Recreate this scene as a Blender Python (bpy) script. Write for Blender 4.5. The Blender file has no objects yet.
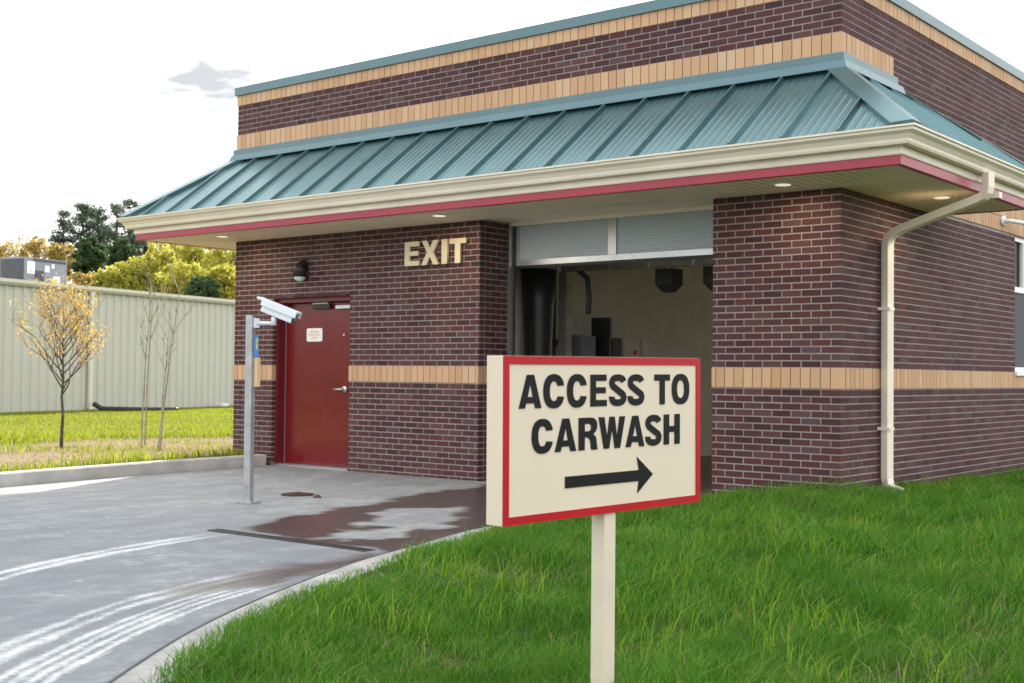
import bpy, bmesh, math, random
import numpy as np
from mathutils import Vector, Matrix
random.seed(7); rng = np.random.default_rng(11)
SC = bpy.context.scene; COL = SC.collection; R = math.radians
V = Vector

# ------------------------------------------------------------------ camera
YAW, PITCH, ROLL, FPX = -0.6779, 0.0263, 0.0100, 1259.3
CAM = V((4.973, -11.062, 1.229))
fwd = V((math.sin(YAW)*math.cos(PITCH), math.cos(YAW)*math.cos(PITCH), math.sin(PITCH)))
rgt = V((math.cos(YAW), -math.sin(YAW), 0)); upv = rgt.cross(fwd)
r2 = rgt*math.cos(ROLL) + upv*math.sin(ROLL); u2 = upv*math.cos(ROLL) - rgt*math.sin(ROLL)
cam = bpy.data.cameras.new('camera'); camo = bpy.data.objects.new('camera', cam); COL.objects.link(camo)
m = Matrix((r2, u2, -fwd)).transposed().to_4x4(); m.translation = CAM; camo.matrix_world = m
cam.sensor_width = 36; cam.lens = FPX/1024*36; cam.clip_end = 3000; cam.clip_start = .05
cam.dof.use_dof = True; cam.dof.focus_distance = 8.0; cam.dof.aperture_fstop = 5.6
SC.camera = camo

# ------------------------------------------------------------------ sky, sun, exposure
SUN_EL = R(24.0); SDX, SDY = -0.454, 0.891                 # horizontal direction towards the sun
w = bpy.data.worlds.new('World'); SC.world = w; w.use_nodes = True
nt = w.node_tree; N = nt.nodes; L = nt.links
for n in list(N): N.remove(n)
wo = N.new('ShaderNodeOutputWorld'); bg = N.new('ShaderNodeBackground'); L.new(bg.outputs[0], wo.inputs[0])
sky = N.new('ShaderNodeTexSky'); sky.sky_type = 'NISHITA'; sky.sun_disc = False
sky.sun_elevation = SUN_EL; sky.sun_rotation = math.atan2(SDX, SDY)
sky.air_density = 1.0; sky.dust_density = 2.0
bg.inputs[1].default_value = 0.10
tc = N.new('ShaderNodeTexCoord'); mp = N.new('ShaderNodeMapping'); mp.inputs['Scale'].default_value = (1.0, 1.0, 3.2)
mp.inputs['Location'].default_value = (0.35, 0.1, 0.2)
L.new(tc.outputs['Generated'], mp.inputs[0])
nz = N.new('ShaderNodeTexNoise'); nz.inputs['Scale'].default_value = 2.6; nz.inputs['Detail'].default_value = 7; nz.inputs['Roughness'].default_value = .55
L.new(mp.outputs[0], nz.inputs['Vector'])
cr = N.new('ShaderNodeValToRGB'); cr.color_ramp.elements[0].position = .30; cr.color_ramp.elements[1].position = .44
cr.color_ramp.elements[0].color = (.5, .5, .5, 1)
L.new(nz.outputs['Fac'], cr.inputs[0])
nz2 = N.new('ShaderNodeTexNoise'); nz2.inputs['Scale'].default_value = 4.5; nz2.inputs['Detail'].default_value = 6
L.new(mp.outputs[0], nz2.inputs['Vector'])
cr2 = N.new('ShaderNodeValToRGB'); cr2.color_ramp.elements[0].position = .30; cr2.color_ramp.elements[1].position = .42
cr2.color_ramp.elements[0].color = (5.2, 5.5, 5.9, 1); cr2.color_ramp.elements[1].color = (8.6, 8.7, 8.8, 1)
L.new(nz2.outputs['Fac'], cr2.inputs[0])
mx = N.new('ShaderNodeMix'); mx.data_type = 'RGBA'
L.new(cr.outputs[0], mx.inputs['Factor']); L.new(sky.outputs[0], mx.inputs['A']); L.new(cr2.outputs[0], mx.inputs['B'])
cd = (fwd + r2*((205-512)/FPX) - u2*((82-341.5)/FPX)).normalized()
vsub = N.new('ShaderNodeVectorMath'); vsub.operation = 'SUBTRACT'; L.new(tc.outputs['Generated'], vsub.inputs[0]); vsub.inputs[1].default_value = cd
nzc = N.new('ShaderNodeTexNoise'); nzc.inputs['Scale'].default_value = 34; nzc.inputs['Detail'].default_value = 6; L.new(mp.outputs[0], nzc.inputs['Vector'])
vsc = N.new('ShaderNodeVectorMath'); vsc.operation = 'MULTIPLY'; vsc.inputs[1].default_value = (17, 17, 55); L.new(vsub.outputs[0], vsc.inputs[0])
vln = N.new('ShaderNodeVectorMath'); vln.operation = 'LENGTH'; L.new(vsc.outputs[0], vln.inputs[0])
cma = N.new('ShaderNodeMath'); cma.operation = 'MULTIPLY_ADD'; cma.inputs[1].default_value = 2.6; cma.inputs[2].default_value = -1.35; L.new(nzc.outputs['Fac'], cma.inputs[0])
cad = N.new('ShaderNodeMath'); cad.operation = 'ADD'; L.new(vln.outputs['Value'], cad.inputs[0]); L.new(cma.outputs[0], cad.inputs[1])
crc = N.new('ShaderNodeValToRGB'); crc.color_ramp.elements[0].position = .10; crc.color_ramp.elements[0].color = (1, 1, 1, 1); crc.color_ramp.elements[1].position = 1.0; crc.color_ramp.interpolation = 'EASE'; crc.color_ramp.elements[1].color = (0, 0, 0, 1); csc = N.new('ShaderNodeMath'); csc.operation = 'MULTIPLY'; csc.inputs[1].default_value = .80; L.new(cad.outputs[0], csc.inputs[0]); L.new(csc.outputs[0], crc.inputs[0])
mxc = N.new('ShaderNodeMix'); mxc.data_type = 'RGBA'; mxc.inputs['B'].default_value = (3.1, 3.22, 3.36, 1)
L.new(crc.outputs[0], mxc.inputs['Factor']); L.new(mx.outputs['Result'], mxc.inputs['A']); L.new(mxc.outputs['Result'], bg.inputs[0])
sl = bpy.data.lights.new('sun', 'SUN'); sl.energy = 5.0; sl.angle = R(.6); sl.color = (1, .93, .80)
so = bpy.data.objects.new('sun', sl); COL.objects.link(so)
sd = V((SDX*math.cos(SUN_EL), SDY*math.cos(SUN_EL), math.sin(SUN_EL)))
so.rotation_euler = sd.to_track_quat('Z', 'Y').to_euler(); so.location = (0, 0, 40)
vs = SC.view_settings; vs.view_transform = 'Standard'; vs.look = 'None'; vs.gamma = 1; vs.use_curve_mapping = False
vs.exposure = 1.25

# ------------------------------------------------------------------ material helpers
def nodes(name):
    m = bpy.data.materials.new(name); m.use_nodes = True
    t = m.node_tree
    return m, t, t.nodes, t.links, t.nodes['Principled BSDF']
def ramp(t, src, stops):
    r = t.nodes.new('ShaderNodeValToRGB'); e = r.color_ramp.elements
    while len(e) < len(stops): e.new(.5)
    for k, (p, c) in enumerate(stops): e[k].position = p; e[k].color = (*c, 1)
    t.links.new(src, r.inputs[0]); return r.outputs[0]
def noise(t, scale, detail=4, rough=.5, vec=None, coord='Object'):
    n = t.nodes.new('ShaderNodeTexNoise'); n.inputs['Scale'].default_value = scale
    n.inputs['Detail'].default_value = detail; n.inputs['Roughness'].default_value = rough
    if vec is None:
        c = t.nodes.new('ShaderNodeTexCoord'); vec = c.outputs[coord]
    t.links.new(vec, n.inputs['Vector']); return n.outputs['Fac']
def mixc(t, f, a, b, mode='MIX'):
    x = t.nodes.new('ShaderNodeMix'); x.data_type = 'RGBA'; x.blend_type = mode
    for s, v in (('Factor', f), ('A', a), ('B', b)):
        if isinstance(v, (int, float)): x.inputs[s].default_value = v
        elif isinstance(v, tuple): x.inputs[s].default_value = (*v, 1) if len(v) == 3 else v
        else: t.links.new(v, x.inputs[s])
    return x.outputs['Result']
def mth(t, op, a, b=0.0, clamp=False):
    x = t.nodes.new('ShaderNodeMath'); x.operation = op; x.use_clamp = clamp
    for k, v in enumerate((a, b)):
        if isinstance(v, (int, float)): x.inputs[k].default_value = v
        else: t.links.new(v, x.inputs[k])
    return x.outputs[0]
def bump(t, b, h, strength=.3, dist=.01):
    n = t.nodes.new('ShaderNodeBump'); n.inputs['Strength'].default_value = strength; n.inputs['Distance'].default_value = dist
    t.links.new(h, n.inputs['Height']); t.links.new(n.outputs[0], b.inputs['Normal'])
def attr(t, name):
    a = t.nodes.new('ShaderNodeAttribute'); a.attribute_name = name; return a
def rnd(t):
    g = t.nodes.new('ShaderNodeNewGeometry'); o = t.nodes.new('ShaderNodeObjectInfo')
    return mth(t, 'FRACT', mth(t, 'ADD', g.outputs['Random Per Island'], o.outputs['Random']))
def paint(name, col, rough=.5, metal=0., var=.12, scale=3., bstr=0., bscale=40., spec=.5, coat=0.):
    m, t, N_, L_, b = nodes(name)
    f = noise(t, scale, 5, .6)
    c = ramp(t, f, [(.3, tuple(v*(1-var) for v in col)), (.7, tuple(min(1, v*(1+var)) for v in col))])
    L_.new(c, b.inputs['Base Color']); b.inputs['Metallic'].default_value = metal
    f2 = noise(t, scale*6, 4, .6)
    rr = mth(t, 'ADD', rough-.08, mth(t, 'MULTIPLY', f2, .16)); L_.new(rr, b.inputs['Roughness'])
    b.inputs['Specular IOR Level'].default_value = spec; b.inputs['Coat Weight'].default_value = coat
    if bstr: bump(t, b, noise(t, bscale, 4, .6), bstr, .004)
    return m
M = {}
def mk_brick():
    m, t, N_, L_, b = nodes('brick_red')
    r = rnd(t)
    c = ramp(t, r, [(0, (.044, .017, .020)), (.22, (.072, .023, .025)), (.5, (.094, .029, .030)), (.74, (.068, .024, .033)), (.90, (.104, .046, .041)), (1, (.084, .052, .066))])
    f = noise(t, 45, 5, .65); f2 = noise(t, 1.1, 4, .6)
    c = mixc(t, mth(t, 'MULTIPLY', ramp(t, f, [(.40, (0, 0, 0)), (.75, (1, 1, 1))]), .30), c, (.105, .060, .070))
    c = mixc(t, mth(t, 'MULTIPLY', ramp(t, f2, [(.45, (0, 0, 0)), (.75, (1, 1, 1))]), .14), c, (.14, .10, .10))
    L_.new(c, b.inputs['Base Color']); b.inputs['Roughness'].default_value = .75; b.inputs['Specular IOR Level'].default_value = .25
    bump(t, b, f, .5, .004); return m
M['brick'] = mk_brick()
def mk_trim():
    m, t, N_, L_, b = nodes('trim_brick_tan')
    r = rnd(t)
    c = ramp(t, r, [(0, (.50, .295, .165)), (.5, (.56, .345, .20)), (.85, (.59, .375, .22)), (1, (.57, .40, .26))])
    f = noise(t, 60, 4, .6); c = mixc(t, mth(t, 'MULTIPLY', f, .25), c, (.42, .26, .14))
    L_.new(c, b.inputs['Base Color']); b.inputs['Roughness'].default_value = .7; bump(t, b, f, .35, .003); return m
M['trim'] = mk_trim()
M['mortar'] = paint('mortar', (.315, .285, .27), .9, var=.18, scale=2.5, bstr=.5, bscale=120)
M['tan'] = paint('painted_tan_wall', (.74, .70, .58), .75, var=.08)
M['teal'] = paint('teal_sheet_metal', (.118, .222, .240), .30, .72, var=.12, scale=1.2, bstr=.012, bscale=2, spec=.8)
M['teal_dark'] = paint('teal_flashing', (.062, .150, .178), .30, var=.07, scale=2, spec=.7)
M['cream'] = paint('cream_gutter_paint', (.83, .755, .635), .38, var=.06, scale=2.2)
M['cream_soffit'] = paint('cream_soffit_vinyl', (.93, .81, .66), .55, var=.05, scale=2)
M['redtrim'] = paint('red_fascia_trim', (.36, .026, .055), .34, var=.08, scale=2)
M['door'] = paint('door_red_enamel', (.150, .010, .014), .20, var=.08, scale=1.3, bstr=.02, bscale=2, spec=.6)
M['frame'] = paint('frame_red_enamel', (.135, .010, .016), .35, var=.08)
M['alu'] = paint('brushed_aluminium', (.62, .63, .64), .36, .85, var=.08, scale=6)
M['galv'] = paint('galvanised_steel', (.42, .43, .44), .46, .75, var=.2, scale=9)
M['white'] = paint('white_enamel', (.80, .80, .79), .35, var=.04)
M['whitecam'] = paint('camera_housing_white', (.70, .74, .80), .30, var=.04)
M['black'] = paint('black_rubber', (.012, .012, .013), .5, var=.2)
M['blackp'] = paint('black_plastic', (.018, .019, .022), .42, var=.2)
M['bronze'] = paint('dark_bronze', (.035, .03, .028), .4, .4, var=.15)
M['lens'] = paint('lamp_lens', (.6, .75, .72), .25, var=.03)
M['signface'] = paint('sign_cream_vinyl', (.69, .60, .475), .42, var=.025, scale=2.0, bstr=.02, bscale=8)
M['signred'] = paint('sign_red_vinyl', (.42, .002, .010), .4, var=.06, scale=3, spec=.3)
M['signblk'] = paint('sign_black_vinyl', (.009, .010, .012), .5, var=.1, scale=6, spec=.15)
M['signpost'] = paint('sign_post_cream', (.68, .60, .48), .45, var=.06, scale=4)
M['letter'] = paint('letter_cream', (.74, .64, .44), .4, var=.05)
M['mb_wall'] = paint('sage_sheet_metal', (.50, .505, .42), .45, var=.05, scale=.6)
M['mb_trim'] = paint('pale_gutter_metal', (.62, .61, .50), .4, var=.05, scale=.6)
M['mb_roof'] = paint('galvalume_roof', (.55, .57, .60), .3, .6, var=.06, scale=.6)
M['hvac'] = paint('hvac_grey', (.20, .215, .24), .5, var=.08, scale=1)
M['hvac_dark'] = paint('hvac_coil_dark', (.055, .06, .065), .6, var=.2, scale=3)
M['yellow'] = paint('yellow_cap', (.85, .50, .02), .4)
M['bluetag'] = paint('blue_sticker', (.10, .28, .62), .4, var=.15, scale=14)
M['yellowtag'] = paint('yellow_sticker', (.70, .60, .12), .4, var=.2, scale=20)
M['tantag'] = paint('tan_cover', (.66, .48, .28), .5, var=.06)
M['redtext'] = paint('red_print', (.50, .02, .05), .5)
M['rust'] = paint('rusty_iron', (.075, .038, .025), .7, .3, var=.35, scale=22, bstr=.5, bscale=90)
M['grate'] = paint('dark_iron_grate', (.05, .052, .055), .5, .6, var=.3, scale=12)
M['eqgrey'] = paint('equipment_grey', (.16, .19, .22), .45, var=.08)
M['beam'] = paint('galvanised_beam', (.40, .37, .33), .4, .6, var=.25, scale=5)
M['floor_in'] = paint('bay_floor', (.10, .07, .05), .35, var=.3, scale=1.5)
def mk_glass(name, col, rough, trans):
    m, t, N_, L_, b = nodes(name)
    b.inputs['Base Color'].default_value = (*col, 1); b.inputs['Roughness'].default_value = rough
    b.inputs['Transmission Weight'].default_value = trans; b.inputs['IOR'].default_value = 1.3
    return m
M['glass'] = mk_glass('window_glass', (.012, .022, .024), .03, .0); M['glass'].node_tree.nodes['Principled BSDF'].inputs['Specular IOR Level'].default_value = .06
def mk_poly():
    m, t, N_, L_, b = nodes('twinwall_polycarbonate')
    c = t.nodes.new('ShaderNodeTexCoord'); wv = t.nodes.new('ShaderNodeTexWave'); wv.bands_direction = 'Z'
    wv.inputs['Scale'].default_value = 14; wv.inputs['Distortion'].default_value = .15; L_.new(c.outputs['Object'], wv.inputs['Vector'])
    L_.new(ramp(t, wv.outputs['Fac'], [(.1, (.60, .68, .76)), (.9, (.84, .92, 1.0))]), b.inputs['Base Color'])
    b.inputs['Roughness'].default_value = .16; b.inputs['Transmission Weight'].default_value = .35; b.inputs['IOR'].default_value = 1.25
    bump(t, b, wv.outputs['Fac'], .5, .01); return m
M['poly'] = mk_poly()
def mk_lampglow():
    m, t, N_, L_, b = nodes('downlight_lens')
    b.inputs['Base Color'].default_value = (.8, .75, .6, 1); b.inputs['Emission Color'].default_value = (1, .88, .66, 1); b.inputs['Emission Strength'].default_value = .3
    return m
M['downlight'] = mk_lampglow()

# ------------------------------------------------------------------ mesh helpers
class MB:
    def __init__(s): s.v = []; s.f = []
    def add(s, vs_, fs):
        o = len(s.v); s.v += [tuple(p) for p in vs_]; s.f += [tuple(i+o for i in f) for f in fs]; return s
    def box(s, x0, x1, y0, y1, z0, z1):
        return s.add([(x0, y0, z0), (x1, y0, z0), (x1, y1, z0), (x0, y1, z0), (x0, y0, z1), (x1, y0, z1), (x1, y1, z1), (x0, y1, z1)],
                     [(3, 2, 1, 0), (4, 5, 6, 7), (0, 1, 5, 4), (1, 2, 6, 5), (2, 3, 7, 6), (3, 0, 4, 7)])
    def obox(s, c, ax, ay, az, hx, hy, hz):
        vs_ = [c + ax*hx*i + ay*hy*j + az*hz*k for k in (-1, 1) for i, j in ((-1, -1), (1, -1), (1, 1), (-1, 1))]
        return s.add(vs_, [(3, 2, 1, 0), (4, 5, 6, 7), (0, 1, 5, 4), (1, 2, 6, 5), (2, 3, 7, 6), (3, 0, 4, 7)])
    def tube(s, path, rad, n=8, caps=True):
        path = [V(p) for p in path]; rad = rad if isinstance(rad, (list, tuple)) else [rad]*len(path)
        o = len(s.v); ref = V((0, 0, 1)) if abs((path[-1]-path[0]).normalized().z) < .9 else V((1, 0, 0))
        for i, p in enumerate(path):
            d = (path[min(i+1, len(path)-1)] - path[max(i-1, 0)]).normalized()
            a = d.cross(ref).normalized(); b = d.cross(a)
            for k in range(n):
                q = 2*math.pi*k/n; s.v.append(tuple(p + (a*math.cos(q) + b*math.sin(q))*rad[i]))
        for i in range(len(path)-1):
            for k in range(n):
                k2 = (k+1) % n; s.f.append((o+i*n+k, o+i*n+k2, o+(i+1)*n+k2, o+(i+1)*n+k))
        if caps:
            s.f.append(tuple(o+k for k in range(n))[::-1]); s.f.append(tuple(o+(len(path)-1)*n+k for k in range(n)))
        return s
    def rtube(s, path, w_, d_, wdir):
        """rectangular duct along a path; wdir = list/one width direction"""
        o = len(s.v); path = [V(p) for p in path]
        for i, p in enumerate(path):
            d = (path[min(i+1, len(path)-1)] - path[max(i-1, 0)]).normalized()
            a = V(wdir); a = (a - d*a.dot(d)).normalized(); b = d.cross(a)
            for sx, sy in ((-1, -1), (1, -1), (1, 1), (-1, 1)): s.v.append(tuple(p + a*sx*w_/2 + b*sy*d_/2))
        for i in range(len(path)-1):
            for k in range(4): s.f.append((o+i*4+k, o+i*4+(k+1) % 4, o+i*4+4+(k+1) % 4, o+i*4+4+k))
        s.f.append((o+3, o+2, o+1, o)); e = o+4*(len(path)-1); s.f.append((e, e+1, e+2, e+3)); return s
    def cyl(s, c, r, h, n=24, axis='Z', r1=None):
        c = V(c); a = {'Z': V((0, 0, 1)), 'X': V((1, 0, 0)), 'Y': V((0, 1, 0))}[axis]
        return s.tube([c, c+a*h], [r, r if r1 is None else r1], n)
    def build(s, name, mat, parent=None, smooth=False, bevel=0.):
        me = bpy.data.meshes.new(name); me.from_pydata(s.v, [], s.f); me.update()
        if bevel:
            b = bmesh.new(); b.from_mesh(me); bmesh.ops.bevel(b, geom=b.edges[:], offset=bevel, segments=2, affect='EDGES', profile=.6); b.to_mesh(me); b.free()
        return link(name, me, mat, parent, smooth)
def link(name, me, mat, parent=None, smooth=False):
    o = bpy.data.objects.new(name, me); COL.objects.link(o)
    if mat is not None and not me.materials: me.materials.append(M[mat] if isinstance(mat, str) else mat)
    if smooth: me.polygons.foreach_set('use_smooth', [True]*len(me.polygons))
    if parent is not None: o.parent = parent; o.matrix_parent_inverse = Matrix.Identity(4)
    return o
def fast_mesh(name, verts, faces_flat, loop_tot):
    me = bpy.data.meshes.new(name); verts = np.asarray(verts, np.float32)
    me.vertices.add(len(verts)); me.vertices.foreach_set('co', verts.ravel())
    faces_flat = np.asarray(faces_flat, np.int32).ravel(); loop_tot = np.asarray(loop_tot, np.int32)
    me.loops.add(len(faces_flat)); me.loops.foreach_set('vertex_index', faces_flat)
    me.polygons.add(len(loop_tot)); st = np.concatenate(([0], np.cumsum(loop_tot)[:-1])).astype(np.int32)
    me.polygons.foreach_set('loop_start', st); me.polygons.foreach_set('loop_total', loop_tot)
    me.update(calc_edges=True); me.validate(); return me
def tag(o, label=None, cat=None, group=None, kind=None):
    if label: o['label'] = label
    if cat: o['category'] = cat
    if group: o['group'] = group
    if kind: o['kind'] = kind
    return o
def empty(name, loc=(0, 0, 0), rz=0.):
    o = bpy.data.objects.new(name, None); COL.objects.link(o); o.location = loc; o.rotation_euler.z = rz; o.empty_display_size = .2; return o
def pix(x, y, depth):
    """a point on the ray of a photo pixel at a given distance in front of the camera"""
    return CAM + (fwd + r2*((x-512)/FPX) - u2*((y-341.5)/FPX))*depth
def smooth01(x): x = np.clip(x, 0, 1); return x*x*(3-2*x)

# ------------------------------------------------------------------ plan data
XL = -8.822; CO = .0677; BP = .2032
EDGE = np.array([(-1.36, .6), (-1.40, -.6), (-1.38, -2.2), (-1.28, -3.4), (-.98, -4.4), (-.66, -5.4), (.03, -6.85), (.74, -7.93), (1.75, -9.2), (3.0, -10.5), (4.8, -12.0), (7.5, -13.6), (14, -15.5)])
KERB = np.array([(-7.99, .03), (-7.90, -.6), (-7.88, -1.0), (-7.82, -1.8), (-7.66, -2.9), (-7.45, -4.15), (-7.15, -5.6), (-6.7, -7.4), (-6.0, -9.4), (-5.0, -11.6), (-3.5, -14.0)])
def catmull(P, n=8):
    P = np.asarray(P, float); out = []
    Q = np.vstack([2*P[0]-P[1], P, 2*P[-1]-P[-2]])
    for i in range(1, len(Q)-2):
        for k in range(n):
            t = k/n; a, b, c, d = Q[i-1], Q[i], Q[i+1], Q[i+2]
            out.append(.5*((2*b)+(-a+c)*t+(2*a-5*b+4*c-d)*t*t+(-a+3*b-3*c+d)*t**3))
    out.append(P[-1]); return np.array(out)
EDGEc = catmull(EDGE); KERBc = catmull(KERB)
def pl_dist(P, X, Y):
    """signed lateral distance (left of travel positive) and arc position to a polyline"""
    best = np.full(X.shape, 1e9); sg = np.zeros(X.shape); arc = np.zeros(X.shape); acc = 0.
    for a, b in zip(P[:-1], P[1:]):
        d = b-a; l = np.hypot(*d); d = d/l
        u = np.clip((X-a[0])*d[0]+(Y-a[1])*d[1], 0, l); px = a[0]+u*d[0]; py = a[1]+u*d[1]
        dd = np.hypot(X-px, Y-py); s = np.sign(d[0]*(Y-a[1])-d[1]*(X-a[0])); k = dd < best
        best[k] = dd[k]; sg[k] = s[k]; arc[k] = (acc+u)[k]; acc += l
    return best*sg, arc
def vnoise(X, Y, s, seed=0):
    r_ = np.random.default_rng(seed); T = r_.random((64, 64)); u = X/s; v = Y/s
    i = np.floor(u).astype(int); j = np.floor(v).astype(int); f = smooth01(u-i); g = smooth01(v-j)
    A = T[i % 64, j % 64]; B = T[(i+1) % 64, j % 64]; C_ = T[i % 64, (j+1) % 64]; D = T[(i+1) % 64, (j+1) % 64]
    return (A*(1-f)+B*f)*(1-g)+(C_*(1-f)+D*f)*g
def gh(X, Y):
    """ground height"""
    X = np.asarray(X, float); Y = np.asarray(Y, float)
    de, _ = pl_dist(EDGEc, X, Y)          # travel is towards -y: left (+) is the lawn side (+x)
    dk, _ = pl_dist(KERBc, X, Y)
    lawn = smooth01((de+.26)/.22)         # right lawn
    near = smooth01((Y+7.5)/6.5)
    hr = .005 + (.080*near)*smooth01(de/1.5) - .13*(1-near)*smooth01(de/1.4) - .22*smooth01((-Y-8.0)/4) - .10*smooth01((Y-1)/6)
    left = smooth01((-dk-.02)/.10)
    hl = .125 + .05*(vnoise(X, Y, 1.7, 3)-.5)
    hr = hr + .05*(vnoise(X, Y, .9, 5)-.5)*smooth01(de/.6)
    z = -.09 + lawn*(hr+.09)*(X > -4) + left*(hl+.09)*(X < -4)
    ins = (X > XL) & (X < 0) & (Y > 0.05); z = np.where(ins, -.1, z)
    far = np.hypot(X+8, Y); bearing = (-X)/(np.abs(Y)+np.abs(X)+1e-6)
    hill = 7.5*smooth01((far-48)/55)*smooth01((-X-18)/30) + 5*smooth01((far-90)/120)*smooth01((-X-30)/40)
    return z + hill

# ------------------------------------------------------------------ ground
def grid_axis(lo, hi, fine_lo, fine_hi, st):
    a = list(np.arange(fine_lo, fine_hi+1e-6, st)); s = st; x = fine_lo
    while x > lo: s *= 1.22; x -= s; a.insert(0, x)
    s = st; x = a[-1]
    while x < hi: s *= 1.22; x += s; a.append(x)
    return np.array(a)
gx = grid_axis(-500, 400, -14, 9, .11); gy = grid_axis(-300, 500, -14, 9, .11)
GX, GY = np.meshgrid(gx, gy); GZ = gh(GX, GY)
def grid_faces(nx, ny):
    i = np.arange(nx*ny).reshape(ny, nx); return np.stack([i[:-1, :-1], i[:-1, 1:], i[1:, 1:], i[1:, :-1]], -1).reshape(-1, 4)
f4 = grid_faces(len(gx), len(gy))
gme = fast_mesh('ground', np.stack([GX, GY, GZ], -1).reshape(-1, 3), f4, np.full(len(f4), 4))
def bare(X, Y):
    """thin dry strip of lawn around the young trees"""
    dk, _ = pl_dist(KERBc, X, Y)
    d = -dk
    b = smooth01((d-.35)/.5)*smooth01((5.0-d)/1.2)*smooth01((Y+7)/2)*smooth01((4.5-Y)/2)*(X < -7)
    b = b*(.55+.45*smooth01((vnoise(X, Y, 1.0, 9)-.30)/.35))
    b = np.maximum(b, np.exp(-(((X+11.15)/.55)**2+((Y+1.1)/.55)**2))*(X < -7))
    return np.clip(b, 0, 1)
a = gme.attributes.new('bare', 'FLOAT', 'POINT'); a.data.foreach_set('value', bare(GX, GY).ravel().astype(np.float32))
mulch = np.exp(-((((GX+11.2)/.42)**2+((GY+1.1)/.42)**2))**2)
a = gme.attributes.new('mulch', 'FLOAT', 'POINT'); a.data.foreach_set('value', mulch.ravel().astype(np.float32))
def mk_ground():
    m, t, N_, L_, b = nodes('lawn_soil')
    f = noise(t, 1.3, 6, .6); f2 = noise(t, 14, 5, .65)
    c = mixc(t, ramp(t, f, [(.35, (0, 0, 0)), (.7, (1, 1, 1))]), (.045, .060, .016), (.075, .085, .028))
    c = mixc(t, mth(t, 'MULTIPLY', ramp(t, f2, [(.5, (0, 0, 0)), (.72, (1, 1, 1))]), .45), c, (.17, .135, .075))
    dry = mixc(t, f2, (.20, .15, .09), (.36, .29, .19))
    c = mixc(t, attr(t, 'bare').outputs['Fac'], c, dry)
    c = mixc(t, attr(t, 'mulch').outputs['Fac'], c, (.045, .026, .016))
    L_.new(c, b.inputs['Base Color']); b.inputs['Roughness'].default_value = .95; b.inputs['Specular IOR Level'].default_value = .1
    bump(t, b, f2, .8, .05); return m
M['ground'] = mk_ground()
tag(link('ground', gme, 'ground', None, True), kind='structure')

# ------------------------------------------------------------------ driveway
dx = np.arange(-9.2, 3.6, .045); dy = np.arange(-14.2, .61, .045); DX, DY = np.meshgrid(dx, dy)
def inpoly(P, X, Y):
    r_ = np.zeros(X.shape, bool); n = len(P)
    for i in range(n):
        x0, y0 = P[i]; x1, y1 = P[(i+1) % n]
        if y0 == y1: continue
        c = ((y0 > Y) != (y1 > Y)) & (X < (x1-x0)*(Y-y0)/(y1-y0)+x0); r_ ^= c
    return r_
def soft_poly(P, X, Y, amp=.18, seed=1, w_=.07):
    n1 = (vnoise(X, Y, .35, seed)-.5)*amp*2 + (vnoise(X, Y, .11, seed+1)-.5)*amp; n2 = (vnoise(X, Y, .35, seed+2)-.5)*amp*2 + (vnoise(X, Y, .11, seed+3)-.5)*amp
    Xn, Yn = X+n1, Y+n2; Q = np.vstack([P, P[:1]]); d, _ = pl_dist(Q, Xn, Yn)
    return smooth01(.5+np.where(inpoly(P, Xn, Yn), 1, -1)*np.abs(d)/(2*w_))
WET = np.array([(-2.9, -4.62), (-3.05, -4.25), (-3.3, -3.6), (-3.5, -2.85), (-3.62, -2.4), (-3.85, -1.6), (-3.98, -.7), (-4.2, .5), (-1.3, .5), (-1.3, -3.6), (-.9, -4.6), (-.50, -5.5), (-.75, -5.75), (-1.02, -5.25), (-1.25, -4.86), (-1.74, -4.8), (-2.4, -4.74)])
DRY = np.array([(-2.84, -3.36), (-3.05, -2.83), (-2.8, -2.25), (-2.3, -2.6), (-1.99, -3.34), (-1.68, -4.01), (-1.64, -4.51), (-2.05, -4.74), (-2.16, -4.34), (-2.21, -3.84), (-2.54, -3.55)])
STREAK = np.array([(-1.25, -4.89), (-1.20, -5.36), (-1.18, -5.7), (-1.16, -6.1), (-1.0, -6.75), (-.72, -6.8), (-.72, -6.1), (-.85, -5.6), (-.62, -5.1)])
wet = soft_poly(WET, DX, DY, .12, 21)*(1-.92*soft_poly(DRY, DX, DY, .16, 31))
wet = np.maximum(wet, .85*soft_poly(STREAK, DX, DY, .10, 41, .12))
eg, _ = pl_dist(EDGEc, DX, DY); kg, _ = pl_dist(KERBc, DX, DY)
inside = (eg < -.15) & ((kg > .0) | (DY > -.2) & (DX > -8.02)) & ((DY < .02) | ((DX > -4.42) & (DX < -1.36)))
inside &= ~((DX < -8.05) & (DY > -.3))
TRK = {'tra': [(-2.78, -4.9), (-2.73, -5.2), (-2.565, -5.97), (-2.375, -6.54), (-2.115, -7.10), (-1.6, -8.0), (-.9, -9.0), (.3, -10.3), (2.0, -11.8)],
       'trb': [(-1.13, -5.7), (-1.05, -6.21), (-.93, -6.68), (-.76, -7.18), (-.46, -7.72), (-.19, -8.17), (.35, -8.9), (1.3, -9.9), (2.6, -11.0)],
       'trc': [(-.86, -5.9), (-.67, -6.56), (-.50, -7.0), (-.21, -7.55), (.08, -8.0), (.35, -8.38), (1.0, -9.1), (2.0, -10.1), (3.3, -11.2)]}
idx = -np.ones(DX.shape, int)
fc = inside[:-1, :-1] & inside[:-1, 1:] & inside[1:, 1:] & inside[1:, :-1]
used = np.zeros(DX.shape, bool); used[:-1, :-1] |= fc; used[:-1, 1:] |= fc; used[1:, 1:] |= fc; used[1:, :-1] |= fc
idx[used] = np.arange(used.sum())
ff = np.stack([idx[:-1, :-1][fc], idx[:-1, 1:][fc], idx[1:, 1:][fc], idx[1:, :-1][fc]], -1)
DZ = .004*(vnoise(DX, DY, 1.6, 51)-.5)
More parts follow.
